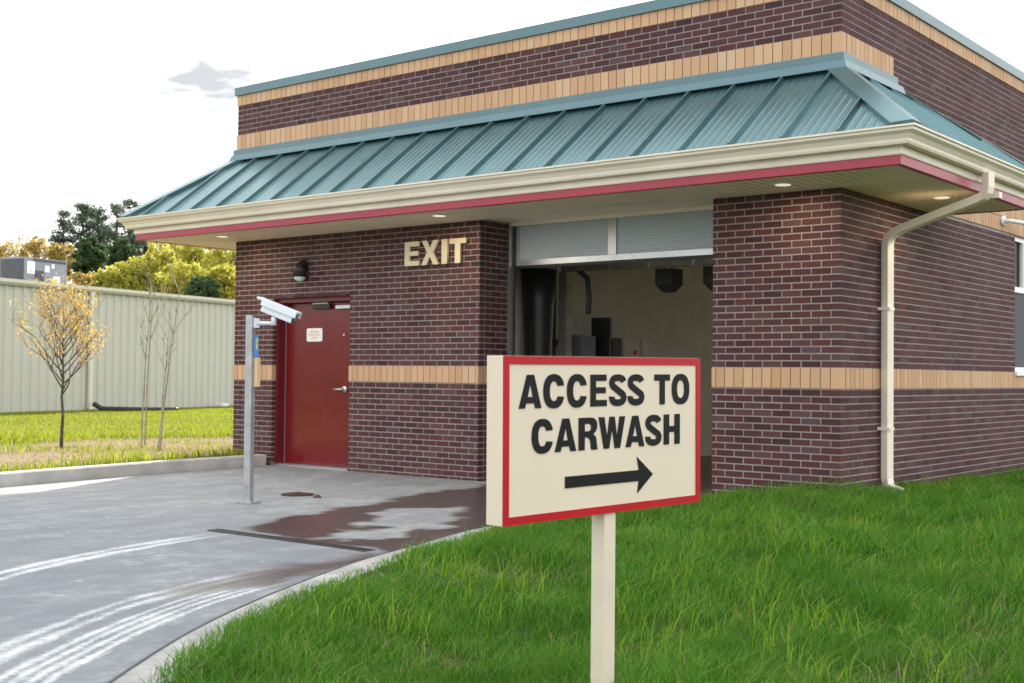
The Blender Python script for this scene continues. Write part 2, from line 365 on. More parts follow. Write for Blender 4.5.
dme = fast_mesh('driveway', np.stack([DX[used], DY[used], DZ[used]], -1), ff, np.full(len(ff), 4))
def fattr(me, n, v): a = me.attributes.new(n, 'FLOAT', 'POINT'); a.data.foreach_set('value', np.ascontiguousarray(v, np.float32))
fattr(dme, 'wet', wet[used])
for k, P in TRK.items():
    d, arc = pl_dist(catmull(P), DX, DY); fattr(dme, k, d[used]); fattr(dme, k+'_s', arc[used])
def mk_drive():
    m, t, N_, L_, b = nodes('driveway_concrete')
    f1 = noise(t, .55, 5, .6); f2 = noise(t, 4.5, 6, .65); f3 = noise(t, 60, 4, .7)
    co = t.nodes.new('ShaderNodeTexCoord'); mp_ = t.nodes.new('ShaderNodeMapping'); mp_.inputs['Scale'].default_value = (1.2, .35, 1); mp_.inputs['Rotation'].default_value = (0, 0, .5)
    L_.new(co.outputs['Object'], mp_.inputs[0]); f4_ = noise(t, 2.4, 6, .65, mp_.outputs[0])
    c = mixc(t, ramp(t, f1, [(.35, (0, 0, 0)), (.65, (1, 1, 1))]), (.30, .305, .31), (.41, .41, .40))
    c = mixc(t, mth(t, 'MULTIPLY', ramp(t, f2, [(.40, (1, 1, 1)), (.58, (0, 0, 0))]), .75), c, (.19, .20, .21))
    f5 = noise(t, 17, 6, .75); c = mixc(t, mth(t, 'MULTIPLY', ramp(t, f5, [(.42, (1, 1, 1)), (.56, (0, 0, 0))]), .65), c, (.20, .21, .22))
    c = mixc(t, mth(t, 'MULTIPLY', ramp(t, f4_, [(.42, (1, 1, 1)), (.56, (0, 0, 0))]), .65), c, (.18, .19, .205))
    c = mixc(t, mth(t, 'MULTIPLY', ramp(t, f3, [(.48, (0, 0, 0)), (.66, (1, 1, 1))]), .5), c, (.20, .20, .20))
    # the area travelled by wet cars is greyer than the rest of the slab
    sep = t.nodes.new('ShaderNodeSeparateXYZ'); L_.new(co.outputs['Object'], sep.inputs[0])
    trav = mth(t, 'MULTIPLY', mth(t, 'SUBTRACT', -3.6, sep.outputs[1]), .55, True)
    c = mixc(t, trav, c, (.74, .79, .84), 'MULTIPLY')
    # splash spots
    vo = t.nodes.new('ShaderNodeTexVoronoi'); vo.inputs['Scale'].default_value = 5.5; vo.inputs['Randomness'].default_value = 1; wj = t.nodes.new('ShaderNodeTexNoise'); wj.inputs['Scale'].default_value = 7; L_.new(co.outputs['Object'], wj.inputs['Vector']); L_.new(mixc(t, .10, co.outputs['Object'], wj.outputs['Color'], 'ADD'), vo.inputs['Vector'])
    spot = mth(t, 'MULTIPLY', mth(t, 'LESS_THAN', vo.outputs['Distance'], mth(t, 'MULTIPLY', f4_, .22)), mth(t, 'GREATER_THAN', noise(t, 1.2, 3), .52))
    c = mixc(t, mth(t, 'MULTIPLY', mth(t, 'MULTIPLY', spot, trav), .45), c, (.50, .52, .54))
    # pale tyre tracks
    tot = None
    for k, (half, st, amt) in {'tra': (.13, 2, 1.), 'trb': (.11, 2, .9), 'trc': (.135, 4, .95)}.items():
        d = attr(t, k).outputs['Fac']
        band = mth(t, 'LESS_THAN', mth(t, 'ADD', mth(t, 'ABSOLUTE', d), mth(t, 'MULTIPLY', mth(t, 'SUBTRACT', f2, .5), .10)), half)
        stripe = mth(t, 'COSINE', mth(t, 'MULTIPLY', d, 2*math.pi*st/(2*half)*(1 if st % 2 else 1)))
        if st % 2 == 0: stripe = mth(t, 'MULTIPLY', stripe, -1)
        stripe = mth(t, 'ADD', mth(t, 'MULTIPLY', stripe, .42), mth(t, 'ADD', .50, mth(t, 'ADD', mth(t, 'MULTIPLY', mth(t, 'SUBTRACT', f4_, .5), 3.2), mth(t, 'MULTIPLY', mth(t, 'SUBTRACT', noise(t, 38, 5, .75), .5), 3.0))), True)
        fade = mth(t, 'MULTIPLY', attr(t, k+'_s').outputs['Fac'], 1.6, True)
        br = ramp(t, noise(t, 9, 5, .7), [(.36, (.55, .55, .55)), (.50, (1, 1, 1))])
        x = mth(t, 'MULTIPLY', mth(t, 'MULTIPLY', mth(t, 'MULTIPLY', band, stripe), fade), mth(t, 'MULTIPLY', br, amt))
        tot = x if tot is None else mth(t, 'MAXIMUM', tot, x)
    c = mixc(t, tot, c, (.54, .55, .57))
    wt = attr(t, 'wet').outputs['Fac']
    wcol = mixc(t, f2, (.034, .024, .022), (.072, .052, .047))
    c = mixc(t, mth(t, 'MULTIPLY', wt, .9), c, wcol)
    L_.new(c, b.inputs['Base Color'])
    rr = mixc(t, wt, mixc(t, f2, (.62, .62, .62), (.85, .85, .85)), (.17, .17, .17)); L_.new(rr, b.inputs['Roughness'])
    bump(t, b, f3, .5, .006); return m
M['drive'] = mk_drive()
tag(link('driveway', dme, 'drive', None, True), kind='structure')
M['concrete_old'] = paint('edging_concrete', (.33, .325, .31), .85, var=.35, scale=3.5, bstr=.5, bscale=45)
M['concrete'] = paint('kerb_concrete', (.44, .43, .41), .85, var=.22, scale=2.4, bstr=.4, bscale=55)

def strip(P, o0, o1, z0, z1, name, mat, zf=None, cuts=()):
    """ribbon kerb along polyline P between two lateral offsets"""
    P = np.asarray(P); T = np.gradient(P, axis=0); T /= np.linalg.norm(T, axis=1)[:, None]; Nn = np.stack([-T[:, 1], T[:, 0]], -1)
    A = P+Nn*o0; B = P+Nn*o1; mb = MB(); n = len(P); be = .015
    ring = lambda i: [(*A[i], z0), (*A[i], z1-be), (*(A[i]+(B[i]-A[i])*.1), z1), (*(B[i]+(A[i]-B[i])*.1), z1), (*B[i], z1-be), (*B[i], z0)]
    for i in range(n): mb.v += ring(i)
    for i in range(n-1):
        if i in cuts: continue
        for k in range(5): mb.f.append((i*6+k, i*6+k+1, i*6+7+k, i*6+6+k))
    mb.f.append(tuple(range(6))); mb.f.append(tuple(range((n-1)*6, n*6))[::-1])
    return mb.build(name, mat)
kb = strip(KERBc[2:], -.16, .0, -.1, .145, 'kerb', 'concrete'); tag(kb, kind='structure')
es = strip(EDGEc, -.225, .02, -.1, .012, 'kerb_edging', 'concrete_old'); tag(es, kind='structure')
tag(strip(EDGEc, -.243, -.227, -.1, .0045, 'expansion_joint', 'hvac_dark'), kind='structure')
# ------------------------------------------------------------------ car wash building
B = tag(empty('car_wash_building', (0, 0, 0)), 'brick car wash building with teal standing seam canopy roof and EXIT letters', 'building')
wall = MB()
def wbox(*a): wall.box(*a)
rc = .0035
BX0, BX1, DX0, DX1 = -4.42, -1.363, -8.024, -6.56
wbox(XL+rc, DX0-rc, rc, .30, -.3, 5.02)
wbox(DX0-rc, DX1+rc, rc, .30, 2.235, 5.02)
wbox(DX1+rc, BX0-rc, rc, .55, -.3, 5.02)
wbox(BX0-rc, BX1+rc, rc, .55, 3.06, 5.02)
wbox(BX1+rc, -rc, rc, .55, -.3, 5.02)
WY0, WY1, WZ0, WZ1, YB = 5.14, 6.75, 1.335, 3.03, 14.0
wbox(-.30, -rc, .55, WY0, -.3, 5.02); wbox(-.30, -rc, WY0, WY1, -.3, WZ0-.01); wbox(-.30, -rc, WY0, WY1, WZ1, 5.02); wbox(-.30, -rc, WY1, YB, -.3, 5.02)
wbox(XL+rc, XL+.3, .30, YB, -.3, 5.02)
wbox(XL+.3, -4.3, YB-.3, YB, -.3, 5.02); wbox(-4.3, -1.3, YB-.3, YB, 3.0, 5.02); wbox(-1.3, -.30, YB-.3, YB, -.3, 5.02)
W = wall.build('wall', 'mortar', B)
MB().box(XL+.3, -.3, .55, YB-.3, 4.55, 4.62).build('flat_roof', 'mb_roof', B)

# --- bricks: frames for the faces of the building: origin, along, inward
FR = {'front': (V((0, 0, 0)), V((-1, 0, 0)), V((0, 1, 0))), 'side': (V((0, 0, 0)), V((0, 1, 0)), V((-1, 0, 0))),
      'rev': (V((BX0, 0, 0)), V((0, 1, 0)), V((-1, 0, 0))), 'rev2': (V((BX1, 0, 0)), V((0, 1, 0)), V((1, 0, 0))), 'left': (V((XL, 0, 0)), V((0, 1, 0)), V((1, 0, 0)))}
def bbox(face, s0, s1, d0, d1, z0, z1):
    o, a, i = FR[face]; p = o+a*s0+i*d0; q = o+a*s1+i*d1
    return (min(p.x, q.x), max(p.x, q.x), min(p.y, q.y), max(p.y, q.y), z0, z1)
field = MB(); singles = []; seen = {}
def lay(face, s0, s1, z0, n, phase, holes=(), single=None, d0=0., dep=.09, first_full=True):
    for k in range(n):
        z = z0+k*CO; odd = (k+phase) % 2
        segs = [(s0, s1)]
        for h0, h1, hz0, hz1 in holes:
            if z+CO*.6 > hz0 and z+CO*.4 < hz1:
                ns = []
                for p, q in segs:
                    if h1 <= p or h0 >= q: ns.append((p, q)); continue
                    if h0 > p: ns.append((p, h0))
                    if h1 < q: ns.append((h1, q))
                segs = ns
        st = 0. if odd else BP/2
        for p, q in segs:
            kk = math.floor((p-st)/BP)-1
            while True:
                a0 = st+kk*BP; a1 = a0+BP-.0125; kk += 1
                if a0 > q: break
                if p == s0 and s0 == 0. and a0 < -.001: continue
                c0, c1 = max(a0, p), min(a1, q-.002)
                if c1-c0 < .012: continue
                jit = random.uniform(-.0012, .0012)
                bx = bbox(face, c0, c1, d0+jit, dep, z, z+CO-.0125)
                if single and single(c0, c1, z) and len(singles) < 300 and c1-c0 > .15: singles.append(bx)
                else: field.box(*bx)
ZL = 1.125
NB = 20
HF = [(-DX1, -DX0, -.5, 2.22), (-BX1, -BX0, -.5, 3.06)]
lay('front', 0., -XL, ZL-NB*CO, NB, 0, HF, lambda a, b, z: b < 1.37 and z > .05)
lay('front', 0., -XL, ZL+3*CO, 26, 1, HF, lambda a, b, z: b < 1.37)
lay('front', 0., -XL, ZL+49*CO+.045, 6, 0)
HS = [(WY0, WY1, WZ0-.01, WZ1)]
lay('side', 0., 10.0, ZL-NB*CO, NB, 1, HS)
lay('side', 0., 10.0, ZL+3*CO, 25, 0, HS)
ZS = ZL+49*CO+.045-16*CO
lay('side', 2.2, 10.0, ZS, 22, 1)
lay('side', 1.262, 2.2, ZS+9*CO, 13, 0)
lay('side', 0., 1.262, ZS+16*CO, 6, 1)
for fc_ in ('rev', 'rev2'):
    lay(fc_, .102, .55, ZL-NB*CO, NB, 0, (), None, 0., .08); lay(fc_, .102, .55, ZL+3*CO, 25, 1, (), None, 0., .08)
lay('left', .102, 4., ZL-NB*CO, NB, 1, (), None, 0., .08); lay('left', .102, 4., ZL+3*CO, 25, 0, (), None, 0., .08); lay('left', .102, 4., ZL+49*CO+.045, 6, 1)
for bx in singles:
    x0, x1, y0, y1, z0, z1 = bx; key = (round(x1-x0, 3), round(y1-y0, 2))
    if key not in seen:
        b_ = MB().box(-(x1-x0)/2, (x1-x0)/2, 0, y1-y0, 0, z1-z0); me = bpy.data.meshes.new('brick'); me.from_pydata(b_.v, [], b_.f); me.materials.append(M['brick']); seen[key] = me
    o = link('brick', seen[key], None, W); o.location = ((x0+x1)/2, y0, z0)
tag(field.build('brick_field', 'brick', W), kind='stuff')
# --- tan sailor courses
tf = MB(); tseen = {}
def sailors(face, s0, s1, z0, z1, holes=(), single=None, pitch=.1016, proud=.010):
    n = int(math.floor((s1-s0)/pitch+.3))
    for k in range(n):
        c0 = s0+k*pitch; c1 = c0+pitch-.009
        skip = False
        for h0, h1 in holes:
            if c0 > h0-.004 and c1 < h1+.004: skip = True
            elif c0 < h0 < c1+.012: c1 = h0-.001
            elif c0-.012 < h1 < c1: c0 = h1+.001
        if skip or c1-c0 < .012: continue
        p = proud+random.uniform(-.0015, .0015)
        if s0 == 0. and k == 0 and face == 'front': c0 = -proud+.0005
        bx = bbox(face, c0, c1, -p, .08, z0, z1)
        if single and single(c0):
            x0, x1, y0, y1, a_, b_ = bx; key = (face, round(b_-a_, 3), round(x1-x0, 3), round(y1-y0, 3))
            if key not in tseen:
                q = MB().box(0, x1-x0, 0, y1-y0, 0, b_-a_); me = bpy.data.meshes.new('trim_brick'); me.from_pydata(q.v, [], q.f); me.materials.append(M['trim']); tseen[key] = me
            o = link('trim_brick', tseen[key], None, W); o.location = (x0, y0, a_)
        else: tf.box(*bx)
yes = lambda s: True
sailors('front', 0., -XL, ZL+.002, ZL+3*CO-.008, [(-DX1, -DX0), (-BX1, -BX0)], yes)
sailors('side', .1016, 10., ZL+.002, ZL+3*CO-.008, [], lambda s: s < 2.2)
sailors('rev', .1016, .55, ZL+.002, ZL+3*CO-.008, [], yes, proud=0.)
sailors('front', 0., -XL, 4.20, 4.478, [], lambda s: s < 7.0)
sailors('side', .1016, 1.26, 4.20, 4.478, [], yes)
sailors('front', 0., -XL, 4.888, 5.026)
sailors('side', .1016, 10., 4.888, 5.026)
sailors('side', 2.3, 10., 3.045, 3.215); sailors('side', 2.3, 10., 3.225, 3.388)
sailors('left', .1016, 4., ZL+.002, ZL+3*CO-.008); sailors('left', .1016, 4., 4.20, 4.478); sailors('left', .1016, 4., 4.888, 5.026)
tag(tf.build('trim_brick_field', 'trim', W), kind='stuff')

# --- swept canopy profiles
YR = 1.59
def corners(o): return [(XL, YR+o), (XL-o, YR+o), (XL-o, -o), (o, -o), (o, YR+o), (0, YR+o)]
def sweep(profile, name, mat, parent, closed=True, smooth=False):
    mb = MB(); n = len(profile)
    for o, z in profile:
        pass
    for ci in range(6):
        for o, z in profile: mb.v.append((*corners(o)[ci], z))
    for ci in range(5):
        for k in range(n if closed else n-1):
            k2 = (k+1) % n; mb.f.append((ci*n+k, ci*n+k2, ci*n+n+k2, ci*n+n+k))
    return mb.build(name, mat, parent, smooth)
gut = sweep([(.985, 3.160), (1.045, 3.160), (1.055, 3.178), (1.060, 3.20), (1.085, 3.235), (1.118, 3.258), (1.122, 3.278), (1.140, 3.284), (1.142, 3.300), (1.128, 3.302), (1.126, 3.29), (1.0, 3.29), (.985, 3.29)], 'gutter', 'cream', B)
fas = sweep([(.80, 3.088), (.962, 3.088), (.968, 3.10), (.968, 3.17), (.80, 3.17)], 'fascia', 'cream', B)
rt = sweep([(.90, 3.006), (.948, 3.006), (.952, 3.010), (.952, 3.087), (.90, 3.087)], 'red_trim', 'redtrim', B)
# --- roof panels
EO, EZ, WZ = 1.075, 3.305, 4.125; SL = (WZ-EZ)/EO
RF = {'front': (V((0, 0, 0)), V((1, 0, 0)), V((0, -1, 0)), XL, 0.), 'right': (V((0, 0, 0)), V((0, 1, 0)), V((1, 0, 0)), 0., YR),
      'left': (V((XL, 0, 0)), V((0, 1, 0)), V((-1, 0, 0)), 0., YR), 'back': (V((0, YR, 0)), V((-1, 0, 0)), V((0, 1, 0)), 0., 0.), 'backl': (V((XL, YR, 0)), V((1, 0, 0)), V((0, 1, 0)), 0., 0.)}
deck = MB()
def rp(fr, s, o, h=0.):
    O, a, out, s0, s1 = RF[fr]; nrm = (V((0, 0, 1))+out*SL).normalized()
    return O+a*s+out*o+V((0, 0, WZ-SL*o))+nrm*h
for fr, (O, a, out, s0, s1) in RF.items():
    if fr.startswith('back'):
        deck.add([rp(fr, 0, 0, -.015), rp(fr, 0, EO, -.015), rp(fr, -EO, EO, -.015)], [(0, 1, 2)])
    else: deck.add([rp(fr, s0, 0, -.015), rp(fr, s0-EO, EO, -.015), rp(fr, s1+EO, EO, -.015), rp(fr, s1, 0, -.015)], [(0, 1, 2, 3)])
roof = deck.build('roof', 'teal_dark', B)
def top_o(fr, s):
    _, _, _, s0, s1 = RF[fr]
    return max(0., s0-s, s-s1)
def panels(fr, start, pitch, n):
    _, _, _, s0, s1 = RF[fr]; lo, hi = s0-EO, s1+EO
    edges = [lo+.0]+[start+k*pitch for k in range(n) if lo+.06 < start+k*pitch < hi-.06]+[hi]
    for i, (a0, a1) in enumerate(zip(edges[:-1], edges[1:])):
        prof = [(a0, 0.)]; wd = a1-a0
        for k in range(6):
            c = a0+wd*(k+.5)/6+.0
            prof += [(c-.022, 0), (c-.009, .0038), (c+.009, .0038), (c+.022, 0)]
        prof.append((a1, 0.)); prof = [p for p in prof if a0-1e-6 <= p[0] <= a1+1e-6]
        for e in (s0, s1):
            if a0 < e < a1: prof.append((e, 0.))
        prof.sort(); mb = MB(); lift = random.uniform(0, .002)
        for s, h in prof:
            mb.v += [tuple(rp(fr, s, min(top_o(fr, s), EO), h+lift)), tuple(rp(fr, s, EO+.018, h+lift))]
        for k in range(len(prof)-1): mb.f.append((2*k, 2*k+1, 2*k+3, 2*k+2))
        mb.build('roof_panel', 'teal', roof)
        if i > 0:
            o0 = top_o(fr, a0)
            if EO-o0 > .1:
                sm = MB(); w_ = .013
                pts = [(o0+.02, 0), (EO+.022, 0)]
                vv = []
                for oo, _ in pts:
                    for ss, hh in ((-w_*1.5, 0.), (-w_*.8, .045), (w_*.8, .045), (w_*1.5, 0.)): vv.append(rp(fr, a0+ss, oo, hh))
                sm.add(vv, [(0, 1, 5, 4), (1, 2, 6, 5), (2, 3, 7, 6), (4, 5, 6, 7), (3, 2, 1, 0)]); sm.build('seam', 'teal', roof)
panels('front', -9.377, .518, 21); panels('right', -.55, .518, 7); panels('left', -.55, .518, 7)
def hip(p0, p1, n1, n2, a, b, wd=.165):
    """folded cap over a hip line"""
    a, b = V(a), V(b); mb = MB(); mid = ((n1+n2).normalized())*.05
    vv = []
    for p in (p0, p1): vv += [p+a*wd+n1*.004, p+a*wd+n1*.050, p+mid*1.05, p+b*wd+n2*.050, p+b*wd+n2*.004, p+V((0, 0, -.01))]
    mb.add(vv, [(0, 1, 7, 6), (1, 2, 8, 7), (2, 3, 9, 8), (3, 4, 10, 9), (6, 7, 8, 11), (11, 8, 9, 10)]); return mb
nf = (V((0, 0, 1))+V((0, -1, 0))*SL).normalized(); nr = (V((0, 0, 1))+V((1, 0, 0))*SL).normalized(); nl = (V((0, 0, 1))+V((-1, 0, 0))*SL).normalized(); nb = (V((0, 0, 1))+V((0, 1, 0))*SL).normalized()
e_ = EO+.02
hip(V((.0, -.0, WZ)), V((e_, -e_, WZ-SL*e_)), nf, nr, (-1, 0, 0), (0, 1, 0)).build('hip_cap', 'teal', roof)
hip(V((XL, 0, WZ)), V((XL-e_, -e_, WZ-SL*e_)), nf, nl, (1, 0, 0), (0, 1, 0)).build('hip_cap', 'teal', roof)
hip(V((0, YR, WZ)), V((e_, YR+e_, WZ-SL*e_)), nr, nb, (0, -1, 0), (-1, 0, 0)).build('hip_cap', 'teal', roof)
hip(V((XL, YR, WZ)), V((XL-e_, YR+e_, WZ-SL*e_)), nl, nb, (0, -1, 0), (1, 0, 0)).build('hip_cap', 'teal', roof)
# --- wall flashing (two steps) and parapet coping
def lshape(o0, o1, z0, z1, ye, name, mat, slope=0.):
    """strip along front and the start of both sides"""
    mb = MB(); pr = [(o0, z1), (o1-slope*.3, z1), (o1, z0), (o0, z0)]
    for c in range(4):
        for o, z in pr: mb.v.append(([(XL-o, ye), (XL-o, -o), (o, -o), (o, ye)][c])+(z,))
    for c in range(3):
        for k in range(4): mb.f.append((c*4+k, c*4+(k+1) % 4, c*4+4+(k+1) % 4, c*4+4+k))
    mb.f.append((0, 1, 2, 3)); mb.f.append((15, 14, 13, 12)); return mb.build(name, mat, B)
lshape(.012, .040, 4.205, 4.277, 1.27, 'counter_flashing', 'teal_dark')
lshape(.012, .085, 4.118, 4.200, 1.36, 'base_flashing', 'teal_dark', .1)
lshape(-.32, .034, 5.028, 5.138, YB, 'coping', 'teal_dark')
# --- soffit planks
sof = MB().box(XL-.90, .90, -.90, YR+.9, 3.05, 3.06).build('soffit', 'cream_soffit', B)
pw = .1016; x = XL-.915
while x < .915:
    x1 = min(x+pw-.016, .915)
    def ylim(q): return -max(0., XL-q, q)-.002
    ya, yb_ = ylim(x), ylim(x1)
    if -.9-ya < -.01 or True:
        ya = max(ya, -.914); yb_ = max(yb_, -.914)
        v8 = [(x, -.915, 3.012), (x1, -.915, 3.012), (x1, yb_, 3.012), (x, ya, 3.012), (x+.003, -.915, 3.049), (x1-.003, -.915, 3.049), (x1-.003, yb_, 3.049), (x+.003, ya, 3.049)]
        MB().add(v8, [(3, 2, 1, 0), (0, 1, 5, 4), (1, 2, 6, 5), (2, 3, 7, 6), (3, 0, 4, 7)]).build('soffit_plank', 'cream_soffit', sof)
    x += pw
for sgn, xo in ((1, 0.), (-1, XL)):
    y = -.915
    while y < YR+.9:
        y1 = min(y+.3048-.004, YR+.915)
        def xin(q): return max(0., -q)+.003
        a0, a1 = xin(y), xin(y1)
        v8 = [(xo+sgn*p, q, z) for z in (3.012, 3.049) for p, q in ((min(a0, .914), y), (.915, y), (.915, y1), (min(a1, .914), y1))]
        MB().add(v8, [(3, 2, 1, 0), (0, 1, 5, 4), (1, 2, 6, 5), (2, 3, 7, 6), (3, 0, 4, 7)]).build('soffit_plank', 'cream_soffit', sof)
        y += .3048
LAMP_W = 3.2
for p in ((-.345, -.498), (-4.517, -.60), (.533, 1.144), (-8.35, -.60)):
    mb = MB(); mb.tube([(*p, 3.002), (*p, 3.012)], [.098, .105], 28)
    d = mb.build('soffit_light', 'white', B, True); MB().tube([(*p, 2.999), (*p, 3.001)], [.072, .074], 28).build('lens', 'downlight', d)
    al = bpy.data.lights.new('soffit_lamp_light', 'AREA'); al.shape = 'DISK'; al.size = .14; al.energy = LAMP_W; al.color = (1, .80, .52)
    ao = bpy.data.objects.new('soffit_lamp_light', al); COL.objects.link(ao); ao.parent = B; ao.location = (*p, 2.992)
# --- downspout on the side wall
ds = MB(); wy = .92
ds.rtube([(1.07, .86, 3.165), (1.07, .86, 3.03), (1.06, .862, 2.98), (1.03, .868, 2.945), (.97, .872, 2.92), (.24, .905, 2.70), (.15, .912, 2.665), (.095, .918, 2.62), (.075, wy, 2.56), (.075, wy, .25), (.085, wy, .19), (.11, wy, .15), (.22, wy+.01, .115)], .10, .078, (.25, 1, 0))
dsp = ds.build('downspout', 'cream', B, bevel=.008)
for z in (.72, 1.9):
    MB().box(.0, .122, wy-.062, wy+.062, z, z+.03).build('strap', 'cream', dsp)
MB().box(1.03, 1.11, 1.06, 1.14, 2.95, 3.006).build('drip_block', 'cream', dsp)
# --- personnel door
dfr = MB(); fy = .06
dfr.box(DX0, DX0+.045, fy, .26, 0., 2.225); dfr.box(DX1-.045, DX1, fy, .26, 0., 2.225); dfr.box(DX0+.045, DX1-.045, fy, .26, 2.15, 2.225)
dfr.box(DX0+.045, DX0+.065, .235, .26, 0, 2.15); dfr.box(DX1-.065, DX1-.045, .235, .26, 0, 2.15); dfr.box(DX0+.045, DX1-.045, .262, .28, 0, 2.15)
dfr.build('door_frame', 'frame', B)
MB().box(DX0-.0, DX1+.0, -.012, .225, .0, .022).build('threshold', 'alu', B)
door = MB().box(DX0+.052, DX1-.052, .19, .234, .028, 2.143).build('door', 'door', B, bevel=.003)
MB().box(DX0+.038, DX0+.052, .183, .2, .03, 2.14).build('hinge_gap_strip', 'alu', door)
hn = MB(); hx, hz = -6.83, 1.02
hn.tube([(hx, .19, hz), (hx, .17, hz)], [.045, .042], 20); hn.tube([(hx, .17, hz), (hx, .125, hz)], .014, 12); hn.tube([(hx+.01, .125, hz), (hx-.15, .125, hz-.004)], [.014, .010], 12)
hn.build('handle', 'alu', door, True)
MB().box(-6.99, -6.72, .15, .189, 2.055, 2.10).build('closer', 'alu', door, bevel=.004)
MB().box(-7.40, -7.08, .135, .189, 2.06, 2.125).build('closer_body', 'bronze', door, bevel=.004)
MB().box(-7.42, -7.13, .145, .189, 2.125, 2.142).build('closer_arm', 'alu', door)
MB().cyl((-6.86, .184, 1.72), .014, .006, 14, 'Y').build('peephole', 'alu', door)
# printed notice
npx, npz, nw, nh = -7.415, 1.725, .30, .175
def rrect(cx, cz, w_, h_, y0, y1, r_):
    mb = MB(); pts = []
    for qx, qz, a0 in ((1, 1, 0), (-1, 1, 90), (-1, -1, 180), (1, -1, 270)):
        for k in range(5):
            a = R(a0+k*22.5); pts.append((cx+qx*(w_/2-r_)+r_*math.cos(a), cz+qz*(h_/2-r_)+r_*math.sin(a)))
    n = len(pts); mb.v += [(p, y0, q) for p, q in pts]+[(p, y1, q) for p, q in pts]
    mb.f.append(tuple(range(n))); mb.f.append(tuple(range(n, 2*n))[::-1])
    for k in range(n): mb.f.append((k, k+n, (k+1) % n+n, (k+1) % n))
    return mb
rrect(npx, npz, nw, nh, .185, .189, .025).build('notice_plate', 'white', door)

# ------------------------------------------------------------------ lettering (hand-drawn heavy grotesque)
def ell(cx, cy, rx, ry, a0, a1, n=22):
    return [(cx+rx*math.copysign(abs(math.cos(R(a0+(a1-a0)*k/n)))**.86, math.cos(R(a0+(a1-a0)*k/n))), cy+ry*math.copysign(abs(math.sin(R(a0+(a1-a0)*k/n)))**.86, math.sin(R(a0+(a1-a0)*k/n)))) for k in range(n+1)]
def glyph(ch):
    if ch == 'A': return [[(0, 0), (.27, 0), (.32, .15), (.68, .15), (.73, 0), (1, 0), (.665, 1), (.355, 1)], [(.385, .34), (.615, .34), (.505, .74)]]
    if ch == 'C': return [ell(.5, .5, .5, .52, 16, 344, 40)+ell(.5, .5, .205, .30, 332, 28, 30)]
    if ch == 'O': return [ell(.5, .5, .5, .52, 0, 360, 44)[:-1], ell(.5, .5, .21, .30, 0, 360, 36)[:-1]]
    if ch == 'E': return [[(0, 0), (1, 0), (1, .20), (.33, .20), (.33, .41), (.93, .41), (.93, .60), (.33, .60), (.33, .80), (.98, .80), (.98, 1), (0, 1)]]
    if ch == 'T': return [[(.335, 0), (.665, 0), (.665, .79), (1, .79), (1, 1), (0, 1), (0, .79), (.335, .79)]]
    if ch == 'H': return [[(0, 0), (.33, 0), (.33, .41), (.67, .41), (.67, 0), (1, 0), (1, 1), (.67, 1), (.67, .61), (.33, .61), (.33, 1), (0, 1)]]
    if ch == 'I': return [[(0, 0), (1, 0), (1, 1), (0, 1)]]
    if ch == 'X': return [[(0, 0), (.31, 0), (.5, .34), (.69, 0), (1, 0), (.66, .515), (.97, 1), (.68, 1), (.5, .69), (.32, 1), (.03, 1), (.34, .515)]]
    if ch == 'W': return [[(0, 1), (.21, 1), (.315, .36), (.405, 1), (.60, 1), (.69, .36), (.79, 1), (1, 1), (.81, 0), (.605, 0), (.50, .62), (.395, 0), (.195, 0)]]
    if ch == 'R': return [[(0, 0), (.31, 0), (.31, .39), (.46, .39), (.58, .33), (.62, .2), (.64, .06), (.67, 0), (1, 0), (.97, .05), (.94, .2), (.91, .36), (.84, .44), (.76, .475)]+ell(.60, .745, .36, .255, -55, 90, 14)+[(0, 1)],
                          [(.31, .58), (.31, .81), (.52, .81)]+ell(.52, .695, .13, .115, 80, -80, 8)+[(.52, .58)]]
    if ch == 'S':
        up = ell(.50, .735, .345, .165, 10, 235, 18); lo = ell(.50, .262, .345, .165, 60, -190, 20)
        ctr = up+lo; out = []; inn = []
        for i, p in enumerate(ctr):
            q0 = ctr[max(i-1, 0)]; q1 = ctr[min(i+1, len(ctr)-1)]; tx, ty = q1[0]-q0[0], q1[1]-q0[1]; l = math.hypot(tx, ty) or 1; nx_, ny_ = -ty/l, tx/l
            out.append((p[0]+nx_*.155, p[1]+ny_*.108)); inn.append((p[0]-nx_*.155, p[1]-ny_*.108))
        return [out+inn[::-1]]
def glyph_mesh(polys, depth):
    """closed outlines with holes -> extruded mesh in the XZ plane facing -Y"""
    cu = bpy.data.curves.new('glyph', 'CURVE'); cu.dimensions = '2D'; cu.fill_mode = 'BOTH'; cu.extrude = depth/2
    for P in polys:
        sp = cu.splines.new('POLY'); sp.points.add(len(P)-1); sp.use_cyclic_u = True
        for k, (x_, y_) in enumerate(P): sp.points[k].co = (x_, y_, 0, 1)
    ob = bpy.data.objects.new('glyph', cu); COL.objects.link(ob); bpy.context.view_layer.update()
    me = bpy.data.meshes.new_from_object(ob.evaluated_get(bpy.context.evaluated_depsgraph_get()))
    bpy.data.objects.remove(ob); bpy.data.curves.remove(cu)
    me.transform(Matrix.Rotation(R(90), 4, 'X')); return me
def letter(ch, x0, x1, z0, z1, depth, mat, parent, name='letter', y=0.):
    me = glyph_mesh([[(x0+p*(x1-x0), z0+q*(z1-z0)) for p, q in P] for P in glyph(ch)], depth)
    me.transform(Matrix.Translation((0, y, 0))); me.name = name; return link(name, me, mat, parent)
for ch, x0, x1 in (('E', -5.574, -5.340), ('X', -5.305, -5.022), ('I', -4.975, -4.888), ('T', -4.853, -4.597)):
    letter(ch, x0, x1, 2.525, 2.815, .03, 'letter', B, y=-.035)
